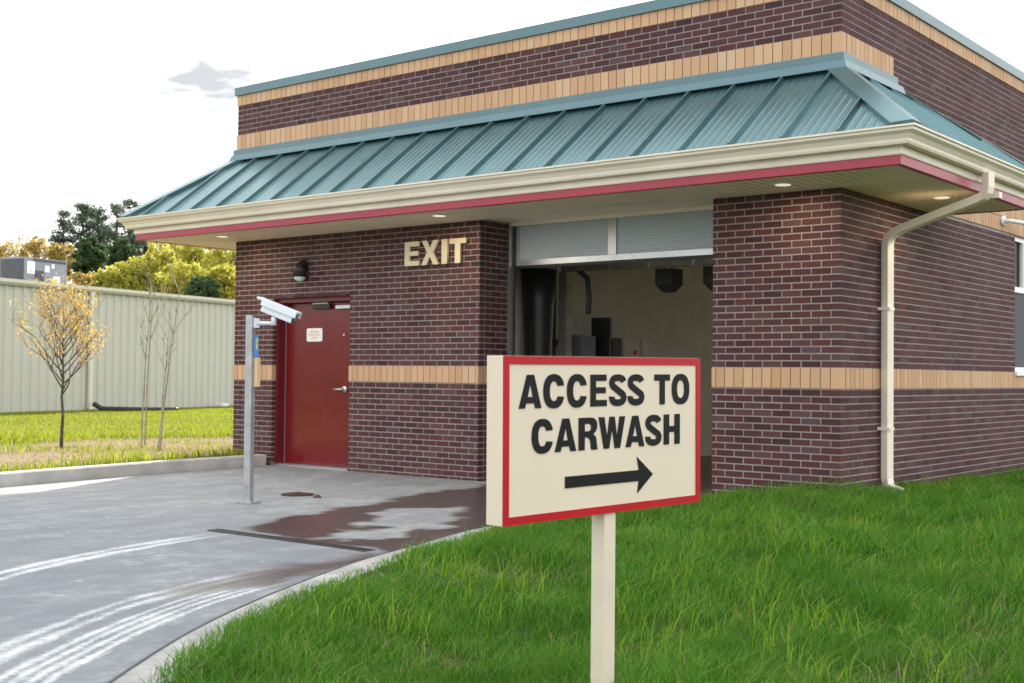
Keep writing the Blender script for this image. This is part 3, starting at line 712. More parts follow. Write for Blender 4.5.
# rows of tiny unreadable red print on the notice
for row, (wd, zc) in enumerate(((.17, .040), (.22, .0), (.12, -.038))):
    n = int(wd/.021); mb = MB()
    for k in range(n):
        cx = npx-wd/2+(k+.5)*wd/n; h_ = random.uniform(.009, .0115)
        mb.box(cx-.0068, cx-.0025, .1835, .1842, npz+zc-h_, npz+zc+h_)
        if k % 3: mb.box(cx-.0025, cx+.006, .1835, .1842, npz+zc+h_-.005, npz+zc+h_)
        if k % 2: mb.box(cx+.003, cx+.006, .1835, .1842, npz+zc-h_, npz+zc+h_-.005)
    mb.build('printed_line', 'redtext', door)
# --- wall lamp above the door
lx, lz = -7.41, 2.53
wl = MB(); wl.tube([(lx, 0, lz-.02), (lx, -.02, lz-.02)], .085, 20); wl.tube([(lx, -.02, lz+.05), (lx, -.075, lz+.115), (lx, -.09, lz+.12)], [.06, .075, .02], 18)
wl.tube([(lx, -.085, lz+.125), (lx, -.085, lz+.10), (lx, -.085, lz-.06)], [.03, .08, .092], 20)
wlo = wl.build('wall_lamp', 'bronze', B, True); MB().tube([(lx, -.085, lz-.061), (lx, -.085, lz-.10), (lx, -.085, lz-.122)], [.08, .062, .02], 18).build('lens', 'lens', wlo, True)
# --- overhead glazed door, raised part way
GY_ = .60
od = MB(); gx0, gx1 = BX0+.035, BX1-.03
od.box(gx0, gx1, GY_, GY_+.05, 2.520, 2.585); od.box(gx0, gx0+.05, GY_, GY_+.05, 2.585, 3.20); od.box(gx1-.05, gx1, GY_, GY_+.05, 2.585, 3.20); od.box(gx0, gx1, GY_, GY_+.05, 3.20, 3.26)
odo = od.build('overhead_door', 'alu', B)
sx0, sx1 = -3.045, -2.935
MB().box(sx0, sx1, GY_-.004, GY_+.052, 2.587, 3.198).build('stile', 'alu', odo)
MB().box(gx0+.052, sx0-.002, GY_+.018, GY_+.030, 2.588, 3.198).build('glazing_panel', 'poly', odo); MB().box(sx1+.002, gx1-.052, GY_+.018, GY_+.030, 2.588, 3.198).build('glazing_panel', 'poly', odo)
MB().box(gx0+.01, gx1-.01, GY_+.01, GY_+.04, 2.488, 2.518).build('bottom_seal', 'black', odo)
MB().box(BX0+.002, BX0+.022, .515, .60, 0., 3.05).build('door_track', 'alu', B); MB().box(BX0+.024, BX0+.05, .575, .598, 0., 3.05).build('track_seal', 'blackp', B)
MB().box(BX1-.035, BX1-.002, .515, .60, 0., 3.05).build('door_track', 'alu', B)
MB().box(BX0+.002, BX1-.002, .0, .56, 3.030, 3.057).build('opening_head', 'cream_soffit', B); MB().box(BX0+.04, BX1-.04, .50, .56, 2.985, 3.028).build('head_trim', 'cream', B)
# --- bay interior lining
li = MB(); li.box(-5.08, -5.0, .56, YB-.31, -.02, 4.4); li.box(-.38, -.31, .56, WY0-.02, -.02, 4.4); li.box(-.38, -.31, WY0-.02, WY1+.02, -.02, WZ0-.05); li.box(-.38, -.31, WY0-.02, WY1+.02, WZ1+.04, 4.4); li.box(-.38, -.31, WY1+.02, YB-.31, -.02, 4.4)
li.box(-5.0, BX0-.02, .56, .60, -.02, 4.4); li.box(-5.08, -.31, .56, YB-.31, 4.40, 4.45)
li.build('bay_lining', 'tan', B)
MB().box(-5.0, -.38, .55, YB, -.06, -.008).build('bay_floor', 'floor_in', B)
# --- side window
wf = MB(); xo = -.06
def wfr(y0, y1, z0, z1): wf.box(xo-.05, xo+.035, y0, y1, z0, z1)
wfr(WY0+.003, WY1-.003, WZ1-.055, WZ1-.003); wfr(WY0+.003, WY1-.003, WZ0-.005, WZ0+.05); wfr(WY0+.003, WY0+.05, WZ0+.05, WZ1-.055); wfr(WY1-.05, WY1-.003, WZ0+.05, WZ1-.055); wfr(WY0+.05, WY1-.05, 2.33, 2.40)
for y in (5.56, 5.98, 6.36): wfr(y-.018, y+.018, 2.40, WZ1-.055)
win = wf.build('window', 'white', B)
ys = [WY0+.05, 5.542, 5.578, 5.962, 5.998, 6.342, 6.378, WY1-.05]
for k in range(4): MB().box(xo-.012, xo-.004, ys[2*k]+.001, ys[2*k+1]-.001, 2.402, WZ1-.057).build('pane', 'glass', win)
MB().box(xo-.012, xo-.004, WY0+.052, WY1-.052, WZ0+.052, 2.328).build('pane', 'glass', win)
MB().box(-.05, .035, WY0-.03, WY1+.03, WZ0-.055, WZ0-.008).build('sill', 'white', win)

# ------------------------------------------------------------------ things in the wash bay
e = tag(empty('dryer_tower', (-4.72, 1.5, 0)), 'black rounded dryer tower inside the left edge of the bay opening', 'dryer')
MB().tube([(0, 0, -.008), (0, 0, .5), (0, 0, 1.2), (0, 0, 2.1), (0, 0, 2.55)], [.17, .17, .16, .20, .23], 28).build('housing', 'blackp', e, True)
MB().tube([(0, 0, 2.552), (0, 0, 2.66), (0, 0, 2.72)], [.22, .19, .08], 28).build('cap', 'beam', e, True)
MB().tube([(.05, -.21, .2), (.05, -.20, 1.9)], .02, 8).build('hose', 'black', e); MB().box(-.27, .262, -.86, -.80, .0, 2.9).build('dark_sheet', 'blackp', e)  # black sheet added so the wall left of the tower reads dark
e = tag(empty('dryer_arch', (-2.7, 1.95, 0)), 'grey metal dryer beam across the bay ceiling with black blower nozzles', 'dryer arch')
MB().box(-1.95, 1.95, -.07, .07, 2.55, 2.72).build('beam', 'beam', e)
for x_ in (-1.93, 1.93): MB().box(x_-.06, x_+.06, -.06, .06, -.008, 2.55).build('leg', 'beam', e)
for x_ in (-1.2, -.62, .0, .62): MB().box(x_-.02, x_+.02, -.075, .075, 2.54, 2.73).build('bracket', 'alu', e)
for x_ in (-.38, .28, .95):
    MB().add([(x_-.12, -.12, 2.52), (x_+.12, -.12, 2.52), (x_+.12, .12, 2.52), (x_-.12, .12, 2.52), (x_-.12, -.12, 2.33), (x_+.12, -.12, 2.33), (x_+.12, .12, 2.33), (x_-.12, .12, 2.33), (x_-.05, -.07, 2.24), (x_+.05, -.07, 2.24), (x_+.05, .07, 2.24), (x_-.05, .07, 2.24)],
             [(0, 1, 2, 3), (4, 5, 1, 0), (5, 6, 2, 1), (6, 7, 3, 2), (7, 4, 0, 3), (8, 9, 5, 4), (9, 10, 6, 5), (10, 11, 7, 6), (11, 8, 4, 7), (11, 10, 9, 8)]).build('nozzle', 'blackp', e)
    MB().cyl((x_, 0, 2.52), .05, .03, 12).build('mount', 'alu', e)
MB().tube([(-1.75, -.02, 2.60), (-1.55, -.05, 2.45), (-1.5, -.08, 2.2), (-1.5, -.1, 2.0)], .035, 10).build('elbow_pipe', 'hvac_dark', e, True)
def wallbox(name, y0, y1, z0, z1, dep, mat, label, cat, extra=None, group=None):
    e = tag(empty(name, (-5.0, (y0+y1)/2, z0)), label, cat, group); hw = (y1-y0)/2
    MB().box(.002, dep, -hw, hw, 0, z1-z0).build('cabinet', mat, e, bevel=.01)
    MB().box(dep+.001, dep+.018, -hw+.03, hw-.03, .04, z1-z0-.04).build('cover', mat, e, bevel=.004)
    if extra: extra(e, dep, hw, z1-z0)
    return e
def button(e, dep, hw, h): MB().cyl((dep+.019, .02, h*.62), .035, .02, 14, 'X').build('button', 'redtext', e)
wallbox('control_cabinet', 2.45, 2.85, .6, 1.76, .22, 'eqgrey', 'blue grey upright control cabinet on the bay wall behind the dryer tower', 'cabinet')
wallbox('display_panel', 3.05, 3.17, 1.2, 2.02, .26, 'blackp', 'tall narrow black display panel in the wash bay', 'panel')
wallbox('meter_box', 3.32, 3.60, 1.2, 1.75, .14, 'hvac_dark', 'dark meter box right of the black display panel', 'meter box')
wallbox('switch_box', 3.70, 4.10, 1.25, 1.75, .12, 'tan', 'tan switch box with red button on the bay wall', 'switch box', button)
wallbox('junction_box', 4.22, 4.75, 1.2, 1.75, .12, 'tan', 'wide tan junction box rightmost on the bay wall', 'junction box')
e = tag(empty('wall_conduit', (-4.97, 2.17, 0)), 'thin dark vertical conduit on the cream bay wall', 'conduit')
MB().tube([(0, 0, 0), (0, 0, 4.3)], .022, 10).build('pipe', 'hvac_dark', e); MB().box(-.03, .03, -.045, .045, 1.62, 1.70).build('clamp', 'hvac_dark', e)

# ------------------------------------------------------------------ side wall fixture
e = tag(empty('wall_floodlight', (0, 4.60, 3.16)), 'white bracketed floodlight with black head on the tan side band', 'floodlight')
MB().cyl((.012, 0, 0), .062, .035, 22, 'X').build('mount_plate', 'white', e, True)
MB().tube([(.045, 0, 0), (.10, .02, .0), (.17, .16, -.01), (.20, .28, -.01)], [.03, .026, .026, .026], 12).build('arm', 'white', e, True)
MB().tube([(.20, .26, -.01), (.215, .33, -.012), (.24, .50, -.02)], [.028, .045, .062], 14).build('head', 'blackp', e, True)

# ------------------------------------------------------------------ access sign
SP = V((2.1796, -6.9752, .9969)); SA = 1.490; SR = .0084; SW, SH, ST = 1.2116, .61, .082
e = tag(empty('access_sign', (0, 0, 0)), 'cream and red ACCESS TO CARWASH arrow sign on a square post', 'sign')
e.location = SP; e.rotation_euler = (0, 0, SA)
pn = MB().box(-SW/2, SW/2, .001, ST, -SH/2, SH/2).build('panel', 'signface', e, bevel=.003)
bw = .0300
br = MB(); yb0, yb1 = -.0035, .0005
a_, c_ = SW/2-.0005, SH/2-.0005; a2, c2 = a_-bw, c_-bw
br.box(-a_, a_, yb0, yb1, c2, c_); br.box(-a_, a_, yb0, yb1, -c_, -c2); br.box(-a_, -a2, yb0, yb1, -c2, c2); br.box(a2, a_, yb0, yb1, -c2, c2)
brd = br.build('border', 'signred', e)
txt = [('A', -.524, -.402, 1), ('C', -.391, -.274, 1), ('C', -.258, -.142, 1), ('E', -.121, -.022, 1), ('S', -.006, .101, 1), ('S', .110, .217, 1), ('T', .285, .391, 1), ('O', .404, .527, 1),
       ('C', -.454, -.337, 0), ('A', -.327, -.205, 0), ('R', -.190, -.076, 0), ('W', -.071, .093, 0), ('A', .097, .218, 0), ('S', .226, .333, 0), ('H', .349, .460, 0)]
for ch, x0, x1, ln in txt:
    z0, z1 = ((.1135, .2365) if ln else (-.0525, .0715))
    letter(ch, x0, x1, z0, z1, .002, 'signblk', e, y=-.0012)
ar = [(-.268, -.191), (.182, -.191), (.173, -.239), (.275, -.168), (.170, -.094), (.183, -.147), (-.268, -.147)]
me = glyph_mesh([ar], .002); me.transform(Matrix.Translation((0, -.0012, 0))); me.name = 'arrow'; link('arrow', me, 'signblk', e)
MB().box(-.020, .050, .008, .074, -1.45, -SH/2-.0005).build('post', 'signpost', e, bevel=.004)
for c in e.children:
    if c.name.split('.')[0] != 'post': c.rotation_euler = (0, -SR, 0)

# ------------------------------------------------------------------ camera post and camera
PB = V((-4.368, -3.38, 0))
e = tag(empty('camera_post', PB, .30), 'square galvanised steel post standing in front of the red door', 'post')
MB().box(-.036, .036, -.036, .036, .01, 1.755).build('post', 'galv', e, bevel=.006)
MB().box(-.034, .034, -.034, .034, 1.757, 1.765).build('cap', 'galv', e)
MB().box(-.085, .085, -.085, .085, .002, .012).build('base_plate', 'galv', e)
for sx in (-1, 1):
    for sy in (-1, 1): MB().cyl((sx*.065, sy*.065, .012), .012, .016, 8).build('bolt', 'galv', e)
MB().box(.038, .075, .0, .058, 1.09, 1.365).build('tan_cover', 'tantag', e, bevel=.004)
MB().box(.038, .056, .0, .050, 1.37, 1.57).build('blue_sticker', 'bluetag', e); MB().box(.057, .059, .004, .030, 1.44, 1.55).build('yellow_sticker', 'yellowtag', e)
ce = tag(empty('security_camera', PB+V((0, 0, 1.69))), 'white bullet security camera with hood on a post bracket', 'security camera')
axd = (r2*.93 - fwd*.22 + V((0, 0, -.36))).normalized(); ay = V((0, 0, 1)).cross(axd).normalized(); az = axd.cross(ay)
c0 = V((.200, .161, .115))
MB().obox(c0+axd*.01-az*.012, axd, ay, az, .165, .050, .048).build('housing', 'whitecam', ce, bevel=.010)
hd = MB(); hd.obox(c0-axd*.01+az*.052, axd, ay, az, .215, .064, .010); hd.obox(c0+axd*.02+ay*.062+az*.026, axd, ay, az, .185, .005, .026); hd.obox(c0+axd*.02-ay*.062+az*.026, axd, ay, az, .185, .005, .026)
hd.build('hood', 'whitecam', ce)
MB().obox(c0+axd*.178-az*.012, axd, ay, az, .004, .042, .040).build('front_glass', 'blackp', ce)
pc = c0+axd*.182-az*.012; MB().tube([pc, pc+axd*.006], .026, 16).build('lens_ring', 'eqgrey', ce)
hr_ = V((r2.x, r2.y, 0)).normalized()
MB().box(-.01, .02, -.03, .03, -.045, .045).build('mount_plate', 'whitecam', ce).location = hr_*.045
aj = hr_*.215
MB().tube([hr_*.06, hr_*.17, aj], .018, 12).build('arm', 'whitecam', ce, True)
MB().tube([aj-V((0, 0, .02)), aj+V((0, 0, .05)), c0-az*.062], [.026, .026, .020], 12).build('swivel', 'whitecam', ce, True)

# ------------------------------------------------------------------ ground ironwork
e = tag(empty('manhole_cover', (-4.64, -2.53, 0)), 'rusty round cleanout cover set in the concrete before the red door', 'manhole cover')
MB().cyl((0, 0, .001), .165, .009, 32).build('frame_ring', 'grate', e); MB().cyl((0, 0, .010), .148, .004, 32).build('lid', 'rust', e)
for k in range(6): MB().box(-.11, .11, -.09+k*.036-.006, -.09+k*.036+.006, .0145, .018).build('rib', 'rust', e)
tag(MB().add([(-4.33, -2.62, .003), (-4.25, -2.60, .003), (-4.26, -2.55, .003), (-4.32, -2.55, .003), (-4.30, -2.59, .03), (-4.28, -2.57, .028)], [(0, 1, 4), (1, 5, 4), (1, 2, 5), (2, 3, 5), (3, 4, 5), (3, 0, 4), (3, 2, 1, 0)]).build('stone', 'rust'), 'small dark stone lying beside the round cover', 'stone')
e = tag(empty('trench_drain', (-2.12, -4.865, 0)), 'long dark slotted trench drain grate across the wet drive', 'drain')
fr = MB(); fr.box(-.86, .86, -.055, -.045, -.05, .007); fr.box(-.86, .86, .045, .055, -.05, .007); fr.box(-.86, -.845, -.045, .045, -.05, .007); fr.box(.845, .86, -.045, .045, -.05, .007); fr.box(-.845, .845, -.045, .045, -.06, -.04)
fr.build('channel_frame', 'grate', e)
gm = MB().box(-.008, .008, -.044, .044, -.03, .006); me = bpy.data.meshes.new('grate_bar'); me.from_pydata(gm.v, [], gm.f); me.materials.append(M['grate'])
for k in range(48): o = link('grate_bar', me, None, e); o.location = (-.83+k*.0353, 0, 0)

# ------------------------------------------------------------------ metal building behind
MBO = V((-24.95, 5.35, .10)); MA = math.atan2(.968, -.25)
e = tag(empty('metal_building', MBO, MA), 'long low sage green ribbed metal building behind the lawn', 'building')
# local x runs along the wall away from the camera, local y = behind the wall
HW = 3.28; pwid = .9144
def rib_panel():
    mb = MB(); pr = []
    for k in range(3):
        c = k*.3048+.1524
        pr += [(k*.3048, 0), (c-.06, 0), (c-.028, -.045), (c+.028, -.045), (c+.06, 0)]
        for q in (.09,): pass
    pr.append((pwid, 0))
    for x_, y_ in pr: mb.v += [(x_, y_, 0), (x_, y_, HW)]
    for k in range(len(pr)-1): mb.f.append((2*k, 2*k+2, 2*k+3, 2*k+1))
    me = bpy.data.meshes.new('wall_panel'); me.from_pydata(mb.v, [], mb.f); me.materials.append(M['mb_wall']); return me
rm = rib_panel(); NP = 30; XS = -8.0
for k in range(NP): o = link('wall_panel', rm, None, e); o.location = (XS+k*pwid, 0, 0)
XE = XS+NP*pwid
MB().box(XS, XE, .02, 16, -.2, HW-.02).build('core', 'mb_wall', e)
MB().add([(XS-.15, -.16, HW+.16), (XE+.15, -.16, HW+.16), (XE+.15, 8, HW+.62), (XS-.15, 8, HW+.62), (XE+.15, 16.2, HW+.16), (XS-.15, 16.2, HW+.16), (XS-.15, 0, HW-.02), (XE+.15, 0, HW-.02), (XE+.15, 16, HW-.02), (XS-.15, 16, HW-.02)],
         [(0, 1, 2, 3), (3, 2, 4, 5), (0, 3, 5, 9, 6), (1, 7, 8, 4, 2)]).build('roof', 'mb_roof', e)
g = MB(); 
for k in range(1): g.add([(XS-.15, -.02, HW), (XS-.15, -.10, HW-.0), (XS-.15, -.155, HW+.07), (XS-.15, -.16, HW+.155), (XS-.15, -.0, HW+.15), (XE+.15, -.02, HW), (XE+.15, -.10, HW), (XE+.15, -.155, HW+.07), (XE+.15, -.16, HW+.155), (XE+.15, 0, HW+.15)],
      [(0, 1, 6, 5), (1, 2, 7, 6), (2, 3, 8, 7), (3, 4, 9, 8), (4, 3, 2, 1, 0), (5, 6, 7, 8, 9)])
g.build('gutter', 'mb_trim', e)
DSX = [-5.0, 3.35, 10.6, 17.5]
for x_ in DSX: MB().rtube([(x_, -.09, HW+.0), (x_, -.085, HW-.15), (x_, -.075, .12), (x_, -.16, .04)], .12, .08, (1, 0, 0)).build('downspout', 'mb_trim', e)
MBM = Matrix.Translation(MBO) @ Matrix.Rotation(MA, 4, 'Z')
def mbp(x_, y_, z_): return MBM @ V((x_, y_, z_))
hc = pix(33, 284, 37.0); hv = empty('rooftop_unit', hc, MA)
tag(hv, 'grey rooftop air handling unit on the metal building', 'air handler')
MB().box(-1.0, 1.05, -.6, .6, .0, .86).build('cabinet', 'hvac', hv, bevel=.02); hv.scale = (.80, .80, .84)
MB().box(-1.012, -1.001, -.55, .55, .08, .80).build('coil_panel', 'hvac_dark', hv)
MB().box(-.9, -.55, -.625, -.602, .30, .72).build('access_panel', 'white', hv); MB().box(-.05, .16, -.625, -.602, .40, .62).build('access_panel', 'white', hv); MB().box(.28, .40, -.625, -.602, .55, .70).build('label_plate', 'white', hv)
MB().box(-.50, -.12, -.64, -.602, .06, .42).build('louvre', 'hvac_dark', hv); MB().box(-.6, 1.0, -.615, -.602, .74, .83).build('trim_band', 'hvac_dark', hv)
MB().box(-1.0, 1.05, -.55, .55, -.45, -.002).build('roof_curb', 'hvac_dark', hv)
vp = tag(empty('roof_vent', pix(56.5, 286, 35.5)), 'small white roof vent pipe with yellow cap', 'vent')
MB().tube([(0, 0, 0), (0, 0, .26)], .09, 14).build('pipe', 'white', vp); MB().tube([(.06, -.12, .0), (.06, -.12, .16)], .07, 12).build('cap', 'yellow', vp)
def corr_pipe(x_, pts, label):
    ee = tag(empty('drain_pipe', mbp(x_, 0, 0)), label, 'pipe', 'black drain pipes under the downspouts')
    P = [mbp(*p)-mbp(x_, 0, 0) for p in pts]; path = []; rad = []
    for a, b in zip(P[:-1], P[1:]):
        n = max(3, int((b-a).length/.04))
        for k in range(n): path.append(a.lerp(b, k/n)); rad.append(.072 if (len(rad) % 2) else .060)
    MB().tube(path, rad, 10).build('corrugated_hose', 'black', ee, True)
corr_pipe(DSX[1], [(DSX[1], -.22, .22), (DSX[1]+.05, -.45, .09), (DSX[1]+.6, -1.2, .07), (DSX[1]+1.5, -1.9, .06)], 'black corrugated drain hose on the lawn behind the young orange tree')
corr_pipe(DSX[2], [(DSX[2]-.3, -.5, .18), (DSX[2], -.6, .12), (DSX[2]+1.6, -1.4, .09)], 'black corrugated drain hose end beside the brick corner')
tag(MB().box(-.2, .2, -.12, .12, 0, .09).build('splash_block', 'white', None, bevel=.01), 'small white splash block on the lawn by the metal wall', 'splash block').location = mbp(8.6, -.5, .06)

# ------------------------------------------------------------------ foliage helpers
def leaf_mat(name, cols, trans=.45, rough=.55, patch=None):
    m, t, N_, L_, b = nodes(name); r = rnd(t)
    c = ramp(t, r, [(k/(len(cols)-1), c) for k, c in enumerate(cols)])
    if patch:
        c = mixc(t, mth(t, 'MULTIPLY', ramp(t, noise(t, 1.5, 4, .6), [(.40, (0, 0, 0)), (.62, (1, 1, 1))]), .55), c, patch[0])
        c = mixc(t, mth(t, 'MULTIPLY', ramp(t, noise(t, 3.4, 4, .6), [(.55, (0, 0, 0)), (.75, (1, 1, 1))]), .45), c, patch[1])
    L_.new(c, b.inputs['Base Color']); b.inputs['Roughness'].default_value = rough; b.inputs['Specular IOR Level'].default_value = .25
    tr = N_.new('ShaderNodeBsdfTranslucent'); L_.new(c, tr.inputs[0]); mxs = N_.new('ShaderNodeMixShader'); mxs.inputs[0].default_value = trans
    L_.new(b.outputs[0], mxs.inputs[1]); L_.new(tr.outputs[0], mxs.inputs[2]); L_.new(mxs.outputs[0], N_['Material Output'].inputs[0]); return m
M['grass'] = leaf_mat('grass_blades', [(.024, .105, .006), (.046, .185, .010), (.074, .250, .014), (.112, .320, .020), (.180, .380, .036), (.40, .38, .15)], .50, .65, ((.048, .165, .012), (.24, .32, .09)))
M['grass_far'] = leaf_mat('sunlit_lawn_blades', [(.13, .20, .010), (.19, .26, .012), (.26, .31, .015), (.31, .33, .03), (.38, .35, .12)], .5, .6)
M['dead'] = leaf_mat('dry_thatch', [(.30, .23, .13), (.42, .34, .21), (.50, .42, .28)], .3, .8)
M['lv_orange'] = leaf_mat('amber_leaves', [(.40, .24, .06), (.52, .34, .08), (.60, .42, .12), (.46, .30, .09)], .5)
M['lv_yellow'] = leaf_mat('yellow_green_leaves', [(.24, .27, .05), (.40, .40, .06), (.56, .52, .09), (.68, .61, .14)], .58)
M['lv_ochre'] = leaf_mat('ochre_leaves', [(.30, .22, .06), (.46, .33, .09), (.56, .42, .14), (.42, .37, .12)], .5)
M['lv_pine'] = leaf_mat('pine_needles', [(.050, .080, .055), (.070, .108, .072), (.095, .135, .088), (.12, .16, .10)], .4)  # greyed, lightened needle greens imitate distance haze
M['lv_cedar'] = leaf_mat('cedar_foliage', [(.045, .085, .035), (.070, .12, .046), (.10, .155, .06)], .4)  # greens lightened for the same distance haze
def mk_bark(name, c0, c1, sc):
    m, t, N_, L_, b = nodes(name); f = noise(t, sc, 5, .7); L_.new(ramp(t, f, [(.35, c0), (.65, c1)]), b.inputs['Base Color']); b.inputs['Roughness'].default_value = .9; bump(t, b, f, .6, .02); return m
M['bark'] = mk_bark('grey_brown_bark', (.055, .038, .028), (.13, .10, .075), 18); M['barkpale'] = mk_bark('pale_birch_bark', (.20, .18, .13), (.42, .39, .29), 14); M['barkdark'] = mk_bark('dark_bark', (.03, .022, .017), (.08, .06, .045), 4)
def quads(name, P, size, mat, parent, aspect=.6, flat=0., seed=0, up=0.):
    r_ = np.random.default_rng(seed); n = len(P); P = np.asarray(P)
    nrm = r_.normal(size=(n, 3)); nrm[:, 2] = nrm[:, 2]*(1-flat)+flat*2; nrm /= np.linalg.norm(nrm, axis=1)[:, None]
    t = np.cross(nrm, r_.normal(size=(n, 3))); t /= np.linalg.norm(t, axis=1)[:, None]+1e-9
    b = np.cross(nrm, t); s = (size*r_.uniform(.55, 1.35, n))[:, None]; t = t*s; b = b*s*aspect
    Vv = np.stack([P-t, P+b*.9-t*.1, P+t, P-b*.9-t*.1], 1).reshape(-1, 3)
    me = fast_mesh(name, Vv, np.arange(4*n), np.full(n, 4)); return link(name, me, mat, parent)
def limb_tree(seed, H, trunk_h, spread, levels, r0, n1, lean=0., droop=0.):
    """branch skeleton -> (list of (path, radii)), tip points"""
    rd = random.Random(seed); limbs = []; tips = []
    def grow(p, d, l, r_, lv):
        n = 5; path = [p]; rad = [r_]
        for k in range(n):
            d = (d+V((rd.uniform(-1, 1), rd.uniform(-1, 1), rd.uniform(-.4, .8)))*.16+V((0, 0, .06-droop))).normalized(); p = p+d*l/n; path.append(p); rad.append(r_*(1-.14*(k+1)))
        limbs.append((path, rad))
        if lv <= 0: tips.extend(path[1:]); return
        for k in range(3 if lv > 1 else 3):
            q = path[rd.choice((2, 3, 4, 5))]; a = rd.uniform(0, 6.28); side = V((math.cos(a), math.sin(a), rd.uniform(-.1, .5))); grow(q, (d*.9+side*.75).normalized(), l*rd.uniform(.5, .72), r_*.5, lv-1)
    top = V((lean, 0, H*.93)); n = 8; tp = [V((0, 0, -.1)).lerp(top, k/n)+V((rd.uniform(-1, 1), rd.uniform(-1, 1), 0))*.012*H*.5*(k > 1) for k in range(n+1)]
    limbs.append((tp, [r0*(1-.9*k/n) for k in range(n+1)])); tips.extend(tp[-3:])
    for k in range(n1):
        f = trunk_h+(1-trunk_h)*(.05+.8*k/n1)*.92; q = tp[0].lerp(tp[-1], f); a = k*2.4+rd.uniform(-.4, .4); el = .45+.9*f
        d = V((math.cos(a), math.sin(a), el)).normalized(); grow(q, d, spread*(1.15-.55*f), r0*(.55-.3*f), levels)
    return limbs, tips
def limbs_mesh(limbs, n=6):
    mb = MB()
    for k, (p, r_) in enumerate(limbs): mb.tube(p, r_, n if k == 0 else (5 if r_[0] > .01 else 3), caps=(k == 0))
    return mb

# young amber tree
at = V((-11.19, -1.14, float(gh(-11.19, -1.14))))
e = tag(empty('young_tree', at), 'young tree with sparse amber leaves standing on the lawn before the metal wall', 'tree')
limbs, tips = limb_tree(5, 2.25, .36, .72, 2, .030, 22)
limbs_mesh(limbs).build('trunk', 'bark', e, True)
P = []
rd = random.Random(3)
for t_ in tips:
    if t_.z > .85:
        for k in range(rd.choice((1, 2, 3, 4))): P.append(t_+V((rd.gauss(0, .05), rd.gauss(0, .05), rd.gauss(0, .05))))
quads('crown', P, .020, 'lv_orange', e, .6, seed=4)
# bare multi-stem birch
bt = V((-9.85, -.55, float(gh(-9.85, -.55))))
e = tag(empty('bare_birch', bt), 'bare slender multi-stem birch on the lawn beside the brick building', 'tree')
rd = random.Random(12)
for base, top in (((-.50, .20), (-.43, .26, 2.35)), ((-.36, .05), (-.18, .05, 2.3)), ((.28, -.12), (.58, .02, 2.45)), ((.36, -.16), (.44, -.1, 1.7))):
    mb = MB(); n = 9; p = []
    for k in range(n+1):
        f = k/n; p.append(V((base[0]+(top[0]-base[0])*f**1.5+rd.uniform(-.012, .012), base[1]+(top[1]-base[1])*f, -.1+(top[2]+.1)*f)))
    mb.tube(p, [.016*(1-.8*k/n) for k in range(n+1)], 7)
    for k in range(7):
        q = p[rd.randint(5, n-1)]; a = rd.uniform(0, 6.28); d = V((math.cos(a)*.55, math.sin(a)*.55, 1)).normalized(); l = rd.uniform(.25, .7); pp = [q]
        for j in range(4): d = (d+V((rd.uniform(-1, 1), rd.uniform(-1, 1), .1))*.14).normalized(); pp.append(pp[-1]+d*l/4)
        mb.tube(pp, [.005, .0045, .004, .003, .0015], 4)
        for j in range(2):
            d2 = (d+V((rd.uniform(-1, 1), rd.uniform(-1, 1), .2))).normalized(); s_ = pp[rd.randint(1, 3)]; mb.tube([s_, s_+d2*l*.25, s_+d2*l*.25+V((0, 0, l*.2))], [.004, .003, .0015], 3)
    mb.build('stem', 'barkpale', e, True)

# ------------------------------------------------------------------ background trees
def broad(name, px, py, dist, height, width, mat, label, group, seed, nl=6500, cat='tree', leaf=.16, dens=.55):
    """crown centre seen at pixel (px,py); the trunk stands on the hill below it"""
    c = pix(px, py, dist); gz = float(gh(c.x, c.y)); e = tag(empty(name, (c.x, c.y, gz)), label, cat, group)
    Hc = c.z-gz; r_ = np.random.default_rng(seed); rd = random.Random(seed)
    top = Hc+height/2; low = max(.6, Hc-height/2)
    limbs, tips = limb_tree(seed, top*.95, max(.12, low/top*.8), width*.42, 2, .014*top+.03, 11)
    limbs_mesh(limbs, 6).build('trunk', 'barkdark', e, True)
    n = 120; cc = r_.normal(size=(n, 3)); cc /= np.linalg.norm(cc, axis=1)[:, None]; cc *= (r_.uniform(.25, 1., n)**.5)[:, None]
    cc = cc*np.array([width/2*.85, width/2*.85, (top-low)/2*.85])+np.array([0, 0, (top+low)/2]); cr_ = r_.uniform(.4, 1.25, n)*width*.085
    per = nl//n; P = []
    for k in range(n):
        q = r_.normal(size=(per, 3)); q /= np.linalg.norm(q, axis=1)[:, None]; q *= (r_.uniform(.1, 1.15, per)**.6)[:, None]*cr_[k]*np.array([1, 1, .8]); P.append(cc[k]+q*np.array([1, 1, 1.25]))
    tp = np.array([tuple(t_) for t_ in tips]); tp = tp[r_.integers(0, len(tp), nl//3)]+r_.normal(size=(nl//3, 3))*.14; P.append(tp)
    quads('crown', np.vstack(P), leaf, mat, e, .62, seed=seed); return e
